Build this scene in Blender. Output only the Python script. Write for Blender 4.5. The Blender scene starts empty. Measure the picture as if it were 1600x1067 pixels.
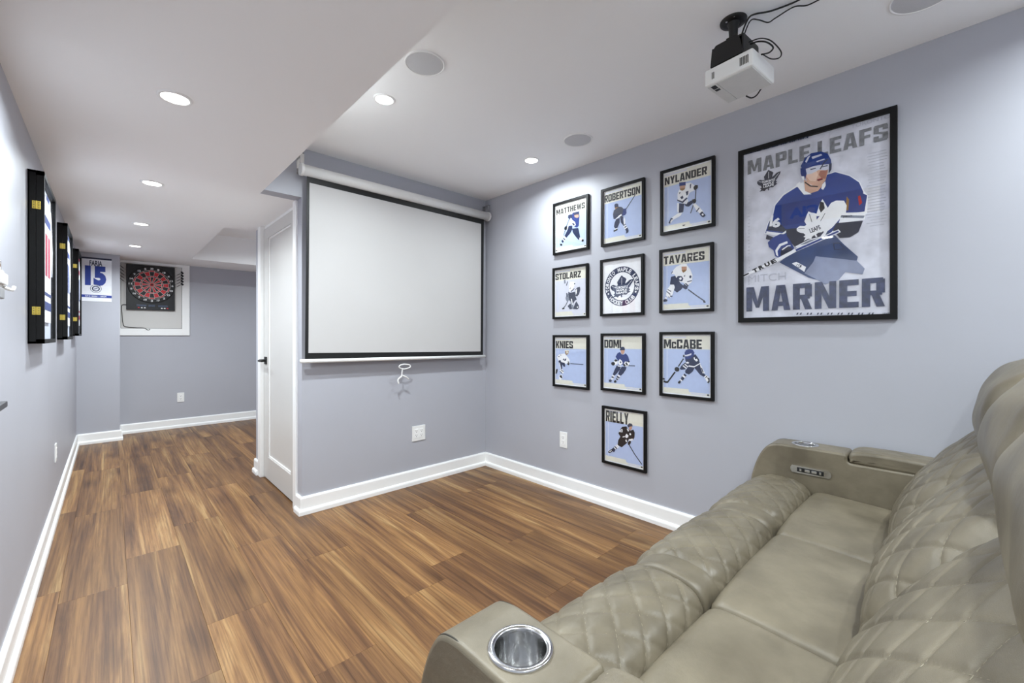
import bpy, bmesh, math, random
from mathutils import Vector, Matrix
from mathutils.geometry import tessellate_polygon
random.seed(7)
SC = bpy.context.scene
COL = SC.collection

# ------------------------------------------------------------------ camera
CAM_H = 1.17
FPX, CXP, CYP = 660.0, 800.0, 525.0          # focal length and horizon of the 1600x1067 frame
YAW = math.atan2(627.0, 660.0)
cam_d = bpy.data.cameras.new('camera'); cam = bpy.data.objects.new('camera', cam_d); COL.objects.link(cam)
cam.location = (0, 0, CAM_H); cam.rotation_euler = (math.pi/2, 0, -YAW)
cam_d.sensor_width = 36.0; cam_d.lens = 36.0*FPX/1600.0
cam_d.shift_y = -(533.5-CYP)/1600.0
cam_d.clip_start = 0.02; cam_d.clip_end = 60
SC.camera = cam

# ------------------------------------------------------------------ world, exposure
w = bpy.data.worlds.new('world'); SC.world = w; w.use_nodes = True
w.node_tree.nodes['Background'].inputs[0].default_value = (0.8, 0.86, 1.0, 1)
w.node_tree.nodes['Background'].inputs[1].default_value = 0.3
SC.view_settings.view_transform = 'Standard'; SC.view_settings.look = 'None'
SC.view_settings.gamma = 1.0; SC.view_settings.use_curve_mapping = False
SC.view_settings.exposure = 0.36
SC.cycles.diffuse_bounces = 10; SC.cycles.max_bounces = 14
LAMP_W = 16.0            # watts of each recessed lamp
LAMP_COL = (0.885, 0.968, 1.0)

# ------------------------------------------------------------------ room measures (metres)
XR, XL = 2.478, -0.2665          # right and left wall
YS = 2.958                       # wall with the projection screen
XD = 0.909                       # side of the closet box, with the door
YC = 4.16                        # back corner of the closet box
YJ, XJ = 6.485, 0.075            # jog at the end of the left wall
YF, YB = 6.85, -1.24             # far wall, wall behind the sofa
ZC, ZL = 2.402, 2.079            # ceiling, dropped ceiling
XS = 0.69                        # edge of the dropped ceiling

FW = Vector((math.sin(YAW), math.cos(YAW), 0)); RT = Vector((math.cos(YAW), -math.sin(YAW), 0))
CP = Vector((0, 0, CAM_H))
def ray(u, v): return FW + RT*((u-CXP)/FPX) + Vector((0, 0, 1))*((CYP-v)/FPX)
def on_x(u, v, x): d = ray(u, v); return CP + d*(x/d.x)       # measured point of the photo on a wall plane
def on_y(u, v, y): d = ray(u, v); return CP + d*(y/d.y)

# ------------------------------------------------------------------ materials
def srgb(r, g, b):
    f = lambda c: (c/255/12.92) if c/255 <= 0.04045 else ((c/255+0.055)/1.055)**2.4
    return (f(r), f(g), f(b), 1)
MATS = {}
def mat(name, col, rough=0.5, metal=0.0, noise=0.0, scale=8.0, bump=0.0, bscale=200.0, spec=0.5, coat=0.0, emit=0.0):
    if name in MATS: return MATS[name]
    m = bpy.data.materials.new(name); m.use_nodes = True; MATS[name] = m
    nt = m.node_tree; b = nt.nodes['Principled BSDF']
    b.inputs['Base Color'].default_value = col; b.inputs['Roughness'].default_value = rough
    b.inputs['Metallic'].default_value = metal; b.inputs['Specular IOR Level'].default_value = spec
    b.inputs['Coat Weight'].default_value = coat
    if emit:
        b.inputs['Emission Color'].default_value = col; b.inputs['Emission Strength'].default_value = emit
    tc = nt.nodes.new('ShaderNodeTexCoord')
    if noise:
        n = nt.nodes.new('ShaderNodeTexNoise'); n.inputs['Scale'].default_value = scale; n.inputs['Detail'].default_value = 4
        nt.links.new(tc.outputs['Object'], n.inputs['Vector'])
        r = nt.nodes.new('ShaderNodeValToRGB')
        r.color_ramp.elements[0].color = tuple(c*(1-noise) for c in col[:3])+(1,)
        r.color_ramp.elements[1].color = tuple(min(1, c*(1+noise)) for c in col[:3])+(1,)
        r.color_ramp.elements[0].position = 0.3; r.color_ramp.elements[1].position = 0.7
        nt.links.new(n.outputs['Fac'], r.inputs['Fac']); nt.links.new(r.outputs['Color'], b.inputs['Base Color'])
    if bump:
        n2 = nt.nodes.new('ShaderNodeTexNoise'); n2.inputs['Scale'].default_value = bscale; n2.inputs['Detail'].default_value = 3
        nt.links.new(tc.outputs['Object'], n2.inputs['Vector'])
        bp = nt.nodes.new('ShaderNodeBump'); bp.inputs['Strength'].default_value = bump; bp.inputs['Distance'].default_value = 0.002
        nt.links.new(n2.outputs['Fac'], bp.inputs['Height']); nt.links.new(bp.outputs['Normal'], b.inputs['Normal'])
    return m
M_WALL = mat('wall_paint', srgb(178, 179, 187), 0.45, noise=0.012, scale=3, bump=0.05, bscale=260, spec=0.35)
M_CEIL = mat('ceiling_paint', srgb(249, 249, 249), 0.8, noise=0.01, scale=2, spec=0.2)
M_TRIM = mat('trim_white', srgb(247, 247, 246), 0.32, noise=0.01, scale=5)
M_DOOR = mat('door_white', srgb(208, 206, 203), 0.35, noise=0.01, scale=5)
M_BLACK = mat('frame_black', srgb(10, 10, 11), 0.5, noise=0.2, scale=30, spec=.25)
M_MBLK = mat('matte_black', srgb(14, 14, 15), 0.5, noise=0.2, scale=40)
M_PLAST = mat('white_plastic', srgb(240, 240, 238), 0.35, noise=0.01, scale=10)
M_SLOT = mat('dark_slot', srgb(60, 58, 55), 0.6, noise=0.1)
M_STEEL = mat('brushed_steel', srgb(215, 215, 215), 0.14, 1.0, noise=0.02, scale=60)
M_BRASS = mat('brass', srgb(214, 190, 90), 0.3, 0.7, noise=0.1, scale=200)
M_GAP = mat('joint_dark', srgb(40, 26, 17), 0.8, noise=0.2)
M_SPK = mat('speaker_grille', srgb(205, 205, 207), 0.7, noise=0.03, scale=300, bump=0.5, bscale=900)

def leather():
    m = bpy.data.materials.new('leather'); m.use_nodes = True
    nt = m.node_tree; b = nt.nodes['Principled BSDF']
    tc = nt.nodes.new('ShaderNodeTexCoord')
    n = nt.nodes.new('ShaderNodeTexNoise'); n.inputs['Scale'].default_value = 7; n.inputs['Detail'].default_value = 5
    r = nt.nodes.new('ShaderNodeValToRGB')
    r.color_ramp.elements[0].position = .3; r.color_ramp.elements[1].position = .72
    r.color_ramp.elements[0].color = srgb(96, 88, 73); r.color_ramp.elements[1].color = srgb(126, 117, 99)
    v = nt.nodes.new('ShaderNodeTexVoronoi'); v.inputs['Scale'].default_value = 420; v.feature = 'DISTANCE_TO_EDGE'
    n2 = nt.nodes.new('ShaderNodeTexNoise'); n2.inputs['Scale'].default_value = 22; n2.inputs['Detail'].default_value = 3
    mx = nt.nodes.new('ShaderNodeMath'); mx.operation = 'MULTIPLY_ADD'; mx.inputs[1].default_value = 0.12
    bp = nt.nodes.new('ShaderNodeBump'); bp.inputs['Strength'].default_value = 0.35; bp.inputs['Distance'].default_value = 0.006
    for x in (n, v, n2): nt.links.new(tc.outputs['Object'], x.inputs['Vector'])
    nt.links.new(n.outputs['Fac'], r.inputs['Fac']); nt.links.new(r.outputs['Color'], b.inputs['Base Color'])
    nt.links.new(v.outputs['Distance'], mx.inputs[0]); nt.links.new(n2.outputs['Fac'], mx.inputs[2])
    nt.links.new(mx.outputs[0], bp.inputs['Height']); nt.links.new(bp.outputs['Normal'], b.inputs['Normal'])
    b.inputs['Roughness'].default_value = 0.4; b.inputs['Specular IOR Level'].default_value = 0.5
    return m
M_LEA = leather()
M_THREAD = mat('stitch_thread', srgb(152, 144, 124), 0.6, noise=0.05)
M_SEAM = mat('seam_dark', srgb(52, 48, 40), 0.7, noise=0.1)

def wood():
    m = bpy.data.materials.new('vinyl_oak_plank'); m.use_nodes = True
    nt = m.node_tree; N = nt.nodes.new; L = nt.links.new; b = nt.nodes['Principled BSDF']
    tc = N('ShaderNodeTexCoord'); oi = N('ShaderNodeObjectInfo')
    off = N('ShaderNodeVectorMath'); off.operation = 'SCALE'; off.inputs[0].default_value = (13.7, 31.1, 7.3)
    L(oi.outputs['Random'], off.inputs['Scale'])
    add = N('ShaderNodeVectorMath'); add.operation = 'ADD'
    L(tc.outputs['Object'], add.inputs[0]); L(off.outputs[0], add.inputs[1])
    def mapped(sx, sy):
        mp = N('ShaderNodeMapping'); mp.inputs['Scale'].default_value = (sx, sy, 1); L(add.outputs[0], mp.inputs['Vector']); return mp
    # broad streaks along the plank
    a = N('ShaderNodeTexNoise'); a.inputs['Scale'].default_value = 1; a.inputs['Detail'].default_value = 7; a.inputs['Distortion'].default_value = 0.9; a.inputs['Roughness'].default_value = .62
    L(mapped(12, .55).outputs[0], a.inputs['Vector'])
    ra = N('ShaderNodeValToRGB'); L(a.outputs['Fac'], ra.inputs['Fac'])
    e = ra.color_ramp.elements
    e[0].position = .27; e[0].color = srgb(80, 52, 33); e[1].position = .76; e[1].color = srgb(204, 170, 120)
    x = e.new(.43); x.color = srgb(124, 88, 57)
    x = e.new(.57); x.color = srgb(158, 118, 76)
    # fine grain
    g = N('ShaderNodeTexNoise'); g.inputs['Scale'].default_value = 1; g.inputs['Detail'].default_value = 6; g.inputs['Roughness'].default_value = .7
    L(mapped(110, 1.7).outputs[0], g.inputs['Vector'])
    rg = N('ShaderNodeValToRGB'); L(g.outputs['Fac'], rg.inputs['Fac'])
    rg.color_ramp.elements[0].position = .36; rg.color_ramp.elements[0].color = (.50, .44, .40, 1)
    rg.color_ramp.elements[1].position = .58; rg.color_ramp.elements[1].color = (1.06, 1.05, 1.03, 1)
    mu = N('ShaderNodeMixRGB'); mu.blend_type = 'MULTIPLY'; mu.inputs[0].default_value = .95
    L(ra.outputs[0], mu.inputs[1]); L(rg.outputs[0], mu.inputs[2])
    # knots
    k = N('ShaderNodeTexVoronoi'); k.inputs['Scale'].default_value = 1; L(mapped(4.5, 1.6).outputs[0], k.inputs['Vector'])
    rk = N('ShaderNodeValToRGB'); L(k.outputs['Distance'], rk.inputs['Fac'])
    rk.color_ramp.elements[0].position = .02; rk.color_ramp.elements[0].color = (.30, .22, .18, 1)
    rk.color_ramp.elements[1].position = .30; rk.color_ramp.elements[1].color = (1, 1, 1, 1)
    mk = N('ShaderNodeMixRGB'); mk.blend_type = 'MULTIPLY'; mk.inputs[0].default_value = .7
    L(mu.outputs[0], mk.inputs[1]); L(rk.outputs[0], mk.inputs[2])
    # plank to plank tone
    hs = N('ShaderNodeHueSaturation'); hs.inputs['Saturation'].default_value = 1.04
    mr = N('ShaderNodeMapRange'); mr.inputs['To Min'].default_value = .61; mr.inputs['To Max'].default_value = .80
    fr = N('ShaderNodeMath'); fr.operation = 'MULTIPLY'; fr.inputs[1].default_value = 7.31
    f2 = N('ShaderNodeMath'); f2.operation = 'FRACT'
    L(oi.outputs['Random'], fr.inputs[0]); L(fr.outputs[0], f2.inputs[0]); L(f2.outputs[0], mr.inputs['Value'])
    L(mr.outputs[0], hs.inputs['Value']); L(mk.outputs[0], hs.inputs['Color'])
    L(hs.outputs[0], b.inputs['Base Color'])
    bp = N('ShaderNodeBump'); bp.inputs['Strength'].default_value = .12; bp.inputs['Distance'].default_value = .002
    L(g.outputs['Fac'], bp.inputs['Height']); L(bp.outputs[0], b.inputs['Normal'])
    b.inputs['Roughness'].default_value = .42; b.inputs['Specular IOR Level'].default_value = .4
    return m
M_WOOD = wood()

def glass():
    m = bpy.data.materials.new('clear_glazing'); m.use_nodes = True
    nt = m.node_tree; nt.nodes.remove(nt.nodes['Principled BSDF'])
    out = nt.nodes['Material Output']
    t = nt.nodes.new('ShaderNodeBsdfTransparent'); g = nt.nodes.new('ShaderNodeBsdfGlossy'); g.inputs['Roughness'].default_value = .02
    mx = nt.nodes.new('ShaderNodeMixShader')
    mx.inputs[0].default_value = .045; nt.links.new(t.outputs[0], mx.inputs[1]); nt.links.new(g.outputs[0], mx.inputs[2])
    nt.links.new(mx.outputs[0], out.inputs['Surface'])
    return m
M_GLASS = glass()

INK = {}
def ink(r, g, b, noise=0.03, scale=40):
    k = (r, g, b)
    if k not in INK: INK[k] = mat('ink_%d_%d_%d' % k, srgb(r, g, b), 0.55, noise=noise, scale=scale, spec=.3)
    return INK[k]
PAL = dict(N=(31, 43, 78), B=(30, 52, 120), K=(20, 21, 28), W=(243, 244, 248), S=(196, 152, 128), G=(128, 134, 150),
           C=(228, 226, 214), I=(182, 197, 232), L=(205, 214, 238), D=(56, 62, 84), O=(150, 112, 70), P=(214, 216, 230), R=(176, 40, 52))

# ------------------------------------------------------------------ builders
def link(o, parent=None):
    COL.objects.link(o)
    if parent is not None: o.parent = parent
    return o
def obj(name, bm, m, parent=None, smooth=False, loc=None):
    me = bpy.data.meshes.new(name)
    bmesh.ops.recalc_face_normals(bm, faces=bm.faces)
    bm.to_mesh(me); bm.free()
    for mm in (m if isinstance(m, (list, tuple)) else [m]): me.materials.append(mm)
    if smooth:
        for p in me.polygons: p.use_smooth = True
    o = bpy.data.objects.new(name, me)
    if loc is not None: o.location = loc
    return link(o, parent)
def tag(o, label, cat, group=None):
    o['label'] = label; o['category'] = cat
    if group: o['group'] = group
    return o
def thing(name, loc, label, cat, group=None, rotz=0):
    o = bpy.data.objects.new(name, None); o.empty_display_size = .05; o.location = loc; o.rotation_euler = (0, 0, rotz)
    link(o); return tag(o, label, cat, group)
def struct(o, label=None):
    o['kind'] = 'structure'
    if label: o['label'] = label
    return o
def box(bm, x0, x1, y0, y1, z0, z1, bev=0.0, seg=2, mi=0):
    r = bmesh.ops.create_cube(bm, size=1.0)
    vs = r['verts']
    for v in vs:
        v.co = Vector(((x0+x1)/2+v.co.x*(x1-x0), (y0+y1)/2+v.co.y*(y1-y0), (z0+z1)/2+v.co.z*(z1-z0)))
    fs = {f for v in vs for f in v.link_faces}
    for f in fs: f.material_index = mi
    if bev:
        es = {e for v in vs for e in v.link_edges}
        bmesh.ops.bevel(bm, geom=list(es), offset=bev, segments=seg, profile=.6, affect='EDGES')
    return bm
def nb(): return bmesh.new()
def cyl(bm, p, q, r0, r1=None, n=24, caps=True):
    p, q = Vector(p), Vector(q); r1 = r0 if r1 is None else r1
    d = (q-p).normalized(); a = d.orthogonal().normalized(); b = d.cross(a)
    A, B = [], []
    for i in range(n):
        t = 2*math.pi*i/n; e = a*math.cos(t)+b*math.sin(t)
        A.append(bm.verts.new(p+e*r0)); B.append(bm.verts.new(q+e*r1))
    for i in range(n):
        j = (i+1) % n; bm.faces.new((A[i], A[j], B[j], B[i]))
    if caps: bm.faces.new(A[::-1]); bm.faces.new(B)
    return bm
def lathe(bm, prof, c=(0, 0, 0), n=40, axis='z'):
    """prof: list of (radius, height); closed where radius is 0"""
    rings = []
    for r, h in prof:
        ring = []
        for i in range(n):
            t = 2*math.pi*i/n
            ring.append(bm.verts.new(Vector(c)+Vector((r*math.cos(t), r*math.sin(t), h))))
        rings.append(ring)
    for a, b in zip(rings, rings[1:]):
        for i in range(n):
            j = (i+1) % n; bm.faces.new((a[i], a[j], b[j], b[i]))
    return bm
def smooth_path(pts, k=6):
    P = [Vector(p) for p in pts]; out = []
    for i in range(len(P)-1):
        p0, p1, p2, p3 = P[max(i-1, 0)], P[i], P[i+1], P[min(i+2, len(P)-1)]
        for s in range(k):
            t = s/k
            out.append(.5*((2*p1)+(p2-p0)*t+(2*p0-5*p1+4*p2-p3)*t*t+(3*p1-p0-3*p2+p3)*t**3))
    return out+[P[-1]]
def tube(bm, pts, r, n=8, k=6):
    P = smooth_path(pts, k) if k else [Vector(p) for p in pts]
    rings = []; a = None
    for i, p in enumerate(P):
        d = (P[min(i+1, len(P)-1)]-P[max(i-1, 0)]).normalized()
        a = d.orthogonal().normalized() if a is None else (a-d*a.dot(d)).normalized()
        b = d.cross(a)
        rings.append([bm.verts.new(p+(a*math.cos(2*math.pi*j/n)+b*math.sin(2*math.pi*j/n))*r) for j in range(n)])
    for A, B in zip(rings, rings[1:]):
        for j in range(n): bm.faces.new((A[j], A[(j+1) % n], B[(j+1) % n], B[j]))
    bm.faces.new(rings[0][::-1]); bm.faces.new(rings[-1])
    return bm
def prism(bm, pts, axis, a, b, mi=0):
    """extrude a 2-d outline: axis x -> pts are (y,z); y -> (x,z); z -> (x,y)"""
    f = {'x': lambda p, t: (t, p[0], p[1]), 'y': lambda p, t: (p[0], t, p[1]), 'z': lambda p, t: (p[0], p[1], t)}[axis]
    A = [bm.verts.new(f(p, a)) for p in pts]; B = [bm.verts.new(f(p, b)) for p in pts]
    n = len(pts)
    for i in range(n): bm.faces.new((A[i], A[(i+1) % n], B[(i+1) % n], B[i])).material_index = mi
    for t in tessellate_polygon([[Vector((p[0], p[1], 0)) for p in pts]]):
        bm.faces.new([A[i] for i in t]).material_index = mi; bm.faces.new([B[i] for i in t]).material_index = mi
    return bm

# ------------------------------------------------------------------ text as flat mesh
TXT = {}
def text_shape(s, bold=.03):
    """(verts, faces, bbox) of a line of lettering"""
    k = (s, bold)
    if k in TXT: return TXT[k]
    c = bpy.data.curves.new('lettering_source', 'FONT'); c.body = s; c.offset = bold; c.resolution_u = 3; c.fill_mode = 'FRONT'
    o = bpy.data.objects.new('lettering_source', c); COL.objects.link(o)
    dg = bpy.context.evaluated_depsgraph_get(); me = o.evaluated_get(dg).to_mesh()
    vs = [(v.co.x, v.co.y) for v in me.vertices]; fs = [tuple(p.vertices) for p in me.polygons]
    o.evaluated_get(dg).to_mesh_clear(); bpy.data.objects.remove(o); bpy.data.curves.remove(c)
    xs = [v[0] for v in vs]; ys = [v[1] for v in vs]
    TXT[k] = (vs, fs, (min(xs), max(xs), min(ys), max(ys))); return TXT[k]

def _r(x0, y0, x1, y1): return [(x0, y0), (x1, y0), (x1, y1), (x0, y1)]
_st, _t, _b = _r(0, 0, .37, 1), _r(.06, .81, .94, 1), _r(.06, 0, .94, .19)
GLYPH = {   # heavy block capitals, (width, pieces)
'A': (1.06, [[(0, 0), (.33, 0), (.56, 1), (.27, 1)], [(1, 0), (.67, 0), (.44, 1), (.73, 1)], _r(.24, .17, .76, .34)]),
'B': (1, [_st, _r(0, .82, .84, 1), _r(0, .42, .84, .58), _r(0, 0, .84, .18), [(.63, .54), (.97, .6), (.98, .9), (.84, 1), (.63, 1)], [(.63, 0), (.86, 0), (1, .1), (1, .42), (.9, .52), (.63, .52)]]),
'C': (1, [_r(0, .07, .37, .93), _t, _b, _r(.63, .63, 1, .93), _r(.63, .07, 1, .37)]),
'D': (1, [_st, _r(0, .81, .9, 1), _r(0, 0, .9, .19), _r(.63, .08, 1, .92)]),
'E': (.9, [_r(0, 0, .42, 1), _r(0, .8, 1, 1), _r(0, .41, .9, .59), _r(0, 0, 1, .2)]),
'F': (.88, [_r(0, 0, .42, 1), _r(0, .8, 1, 1), _r(0, .40, .9, .58)]),
'H': (1, [_st, _r(.63, 0, 1, 1), _r(.3, .41, .7, .6)]),
'I': (.40, [_r(0, 0, 1, 1)]),
'K': (1.04, [_r(0, 0, .36, 1), [(.28, .36), (.62, 1), (1, 1), (.62, .36)], [(.34, .62), (.66, .62), (1, 0), (.62, 0)]]),
'L': (.84, [_r(0, 0, .43, 1), _r(0, 0, 1, .2)]),
'M': (1.36, [_r(0, 0, .26, 1), _r(.74, 0, 1, 1), [(.08, 1), (.34, 1), (.57, .14), (.43, .14)], [(.92, 1), (.66, 1), (.43, .14), (.57, .14)]]),
'N': (1.06, [_r(0, 0, .32, 1), _r(.68, 0, 1, 1), [(.04, 1), (.35, 1), (.96, 0), (.65, 0)]]),
'O': (1, [_r(0, .07, .37, .93), _r(.63, .07, 1, .93), _t, _b]),
'P': (1, [_st, _r(0, .82, .92, 1), _r(0, .38, .92, .55), _r(.63, .43, 1, .95)]),
'R': (1, [_st, _r(0, .82, .92, 1), _r(0, .40, .88, .56), _r(.63, .48, 1, .95), [(.4, .46), (.74, .46), (1, 0), (.64, 0)]]),
'S': (1, [_t, _b, _r(0, .5, .37, .93), [(.02, .52), (.3, .6), (.98, .48), (.7, .38)], _r(.63, .07, 1, .5), _r(.63, .66, 1, .93), _r(0, .07, .37, .34)]),
'T': (.94, [_r(0, .8, 1, 1), _r(.30, 0, .70, 1)]),
'V': (1.06, [[(0, 1), (.34, 1), (.62, 0), (.36, 0)], [(1, 1), (.66, 1), (.38, 0), (.64, 0)]]),
'W': (1.44, [[(0, 1), (.24, 1), (.40, 0), (.18, 0)], [(.40, 0), (.22, 0), (.40, 1), (.55, 1)], [(1, 1), (.76, 1), (.60, 0), (.82, 0)], [(.60, 0), (.78, 0), (.60, 1), (.45, 1)]]),
'Y': (1.02, [[(0, 1), (.36, 1), (.68, .38), (.32, .38)], [(1, 1), (.64, 1), (.32, .38), (.68, .38)], _r(.32, 0, .68, .44)]),
'Z': (.95, [_r(.02, .81, 1, 1), _r(0, 0, .98, .19), [(0, .16), (.42, .16), (1, .84), (.58, .84)]]),
'c': (.8, [[(x, y*.74) for x, y in q] for q in ([(0, .07), (.37, .07), (.37, .93), (0, .93)], [(.06, .78), (.94, .78), (.94, 1), (.06, 1)], [(.06, 0), (.94, 0), (.94, .22), (.06, .22)], [(.63, .62), (1, .62), (1, .93), (.63, .93)], [(.63, .07), (1, .07), (1, .38), (.63, .38)])]),
' ': (.34, [])}

class Sheet:
    """flat print: shapes in sheet coordinates (a to the right, b up), each a hair above the last"""
    def __init__(s, to3, step=.00006): s.V, s.F, s.Mi, s.mats, s.to3, s.h, s.step = [], [], [], [], to3, 0.0, step
    def m(s, key):
        mm = ink(*PAL[key]) if isinstance(key, str) else key
        if mm not in s.mats: s.mats.append(mm)
        return s.mats.index(mm)
    def raw(s, vs, fs, key):
        s.h += s.step; o = len(s.V); i = s.m(key)
        s.V += [s.to3(a, b, s.h) for a, b in vs]
        for f in fs: s.F.append([o+q for q in f]); s.Mi.append(i)
    def poly(s, key, pts):
        s.raw(pts, [list(t) for t in tessellate_polygon([[Vector((p[0], p[1], 0)) for p in pts]])], key)
    def line(s, key, wd, pts):
        L, R = [], []
        for i, p in enumerate(pts):
            a = Vector(pts[max(i-1, 0)]); b = Vector(pts[min(i+1, len(pts)-1)]); d = (b-a).normalized(); n = Vector((-d.y, d.x))*wd/2
            L.append(tuple(Vector(p)+n)); R.append(tuple(Vector(p)-n))
        n = len(pts)
        s.raw(L+R, [[i, i+1, n+i+1, n+i] for i in range(n-1)], key)
    def ell(s, key, c, rx, ry=None, n=24):
        ry = rx if ry is None else ry
        s.raw([(c[0]+rx*math.cos(2*math.pi*i/n), c[1]+ry*math.sin(2*math.pi*i/n)) for i in range(n)], [list(range(n))], key)
    def ring(s, key, c, r0, r1, n=48):
        vs = [(c[0]+r*math.cos(2*math.pi*i/n), c[1]+r*math.sin(2*math.pi*i/n)) for r in (r0, r1) for i in range(n)]
        s.raw(vs, [[i, (i+1) % n, n+(i+1) % n, n+i] for i in range(n)], key)
    def text(s, key, t, a0, a1, b0, b1, bold=.03, rot=0):
        vs, fs, (x0, x1, y0, y1) = text_shape(t, bold)
        P = [(a0+(x-x0)/(x1-x0)*(a1-a0), b0+(y-y0)/(y1-y0)*(b1-b0)) for x, y in vs]
        if rot:
            c = Vector(((a0+a1)/2, (b0+b1)/2)); m = Matrix.Rotation(rot, 2)
            P = [tuple(c+m@(Vector(p)-c)) for p in P]
        s.raw(P, fs, key)
    def block(s, key, t, a0, a1, b0, b1, gap=.10):
        tot = sum(GLYPH[c][0]+gap for c in t)-gap; k = (a1-a0)/tot; x = 0; st = s.step
        for c in t:
            w_, ps = GLYPH[c]
            s.step = .000004; h = s.h
            for q in ps: s.raw([(a0+(x+p[0]*w_)*k, b0+p[1]*(b1-b0)) for p in q], [list(range(len(q)))], key)
            s.h = h; x += w_+gap
        s.step = st; s.h += 2*st
    def arc_text(s, key, t, c, r, size, a_mid, spread, inward=False, bold=.03):
        n = len(t)
        for i, ch in enumerate(t):
            if ch == ' ': continue
            an = a_mid+spread*(.5-(i+.5)/n)*(-1 if inward else 1)
            p = Vector(c)+Vector((math.cos(an), math.sin(an)))*r
            rot = an-math.pi/2 if not inward else an+math.pi/2
            wd = size*.72 if ch != 'I' else size*.25
            s.text(key, ch, p.x-wd/2, p.x+wd/2, p.y-size/2, p.y+size/2, bold, rot); s.h -= s.step
        s.h += s.step
    def build(s, name, parent):
        me = bpy.data.meshes.new(name); me.from_pydata(s.V, [], s.F)
        for mm in s.mats: me.materials.append(mm)
        me.polygons.foreach_set('material_index', s.Mi); me.update()
        return link(bpy.data.objects.new(name, me), parent)

# ================================================================== the room
def slab(name, boxes, m, label):
    bm = nb()
    for b in boxes: box(bm, *b)
    return struct(obj(name, bm, m), label)
floor = slab('floor', [(XL-.1, XR+.1, YB-.1, YF+.1, -.12, -.0105)], M_GAP, 'brown wood plank floor')
PW, PL = 0.2245, 1.22
def plank_mesh(wd, ln):
    bm = nb(); box(bm, 0, wd-.0005, 0, ln-.0006, -.0105, 0, .0006, 1)
    me = bpy.data.meshes.new('plank'); bm.to_mesh(me); bm.free(); me.materials.append(M_WOOD); return me
PM = {}
rows = {-1: 2.70, 0: 3.0, 1: 2.09, 2: 2.74, 3: 2.345, 4: 1.70}
r = -2
while True:
    x0 = .058+PW*r; x1 = x0+PW
    if x0 > XR: break
    a, b = max(x0, XL), min(x1, XR); r_ = r; r += 1
    if b-a < .01: continue
    y = rows.get(r_, random.uniform(0, PL)); y -= PL*math.ceil((y-YB)/PL)
    while y < YF:
        c, d = max(y, YB), min(y+PL, YF); y += PL
        if d-c < .02: continue
        k = (round(b-a, 4), round(d-c, 4))
        if k not in PM: PM[k] = plank_mesh(*k)
        o = bpy.data.objects.new('plank', PM[k]); o.location = (a, c, 0); link(o, floor)

T = .1
slab('wall_left', [(XL-T, XL, YB-T, YJ, 0, ZC)], M_WALL, 'blue-grey painted left wall')
slab('wall_right', [(XR, XR+T, YB-T, YF+T, 0, ZC)], M_WALL, 'blue-grey painted right wall')
slab('wall_back', [(XL-T, XR, YB-T, YB, 0, ZC)], M_WALL, 'blue-grey painted wall behind the sofa')
slab('wall_front', [(XD, XR, YS, YS+T, 0, ZC), (XS, XD, YS, YS+T, ZL, ZC)], M_WALL, 'blue-grey wall behind the projection screen')
slab('wall_closet', [(XD, XD+T, YS+T, 3.045, 0, ZL), (XD, XD+T, 4.045, YC, 0, ZL), (XD+T, XR, YC-T, YC, 0, ZL)], M_WALL, 'blue-grey closet wall beside the white door')
slab('wall_jog', [(XL-T, XJ, YJ, YF+T, 0, ZL)], M_WALL, 'short blue-grey wall at the end of the hall')
slab('wall_far', [(XJ, XR+T, YF, YF+T, 0, ZL)], M_WALL, 'blue-grey wall at the far end of the hall')
slab('ceiling', [(XL-T, XR+T, YB-T, YF+T, ZC, ZC+.1)], M_CEIL, 'white ceiling')
slab('ceiling_dropped', [(XL-T, XS, YB-T, YF+T, ZL, ZC), (XS, XR, YS+T, 4.22, ZL, ZC), (XS, XR, 6.2, YF+T, ZL, ZC)], M_CEIL, 'white dropped ceiling over the hall')

BH, BT = .116, .014
def baseboard(name, x0, y0, x1, y1, nx, ny, e0=(0, 0), e1=(0, 0)):
    """run from (x0,y0) to (x1,y1) on a wall whose room side is (nx,ny)"""
    d = Vector((x1-x0, y1-y0, 0)); L = d.length; d.normalize(); n = Vector((nx, ny, 0))
    def run(prof, ex):
        bm = nb()
        A = [bm.verts.new(Vector((x0, y0, 0))-d*e0[ex]+n*p+Vector((0, 0, z))) for p, z in prof]
        B = [bm.verts.new(Vector((x0, y0, 0))+d*(L+e1[ex])+n*p+Vector((0, 0, z))) for p, z in prof]
        k = len(prof)
        for i in range(k): bm.faces.new((A[i], A[(i+1) % k], B[(i+1) % k], B[i]))
        bm.faces.new(A); bm.faces.new(B[::-1]); return bm
    o = struct(obj(name, run([(0, 0), (BT, 0), (BT, BH-.012), (BT-.002, BH-.006), (BT-.005, BH), (0, BH)], 0), M_TRIM), 'white baseboard')
    obj('shoe_molding', run([(BT, 0), (BT+.012, 0), (BT+.012, .022), (BT+.009, .031), (BT+.004, .036), (BT, .037)], 1), M_TRIM, o)
Q = BT+.012
baseboard('baseboard_left', XL, YB, XL, YJ, 1, 0)
baseboard('baseboard_right', XR, YB, XR, YS, -1, 0)
baseboard('baseboard_front', XD, YS, XR-.001, YS, 0, -1, e0=(BT, Q))
baseboard('baseboard_closet', XD, YS, XD, 3.045, -1, 0, e0=(0, BT))
baseboard('baseboard_hall', XD, 4.045, XD, YC, -1, 0, e1=(BT, Q))
baseboard('baseboard_jog', XL, YJ, XJ, YJ, 0, -1, e1=(BT, Q))
baseboard('baseboard_end', XJ, YJ, XJ, YF, 1, 0, e0=(0, BT))
baseboard('baseboard_far', XJ, YF, XR, YF, 0, -1)
baseboard('baseboard_rear', XL, YB, XR, YB, 0, 1)

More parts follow.
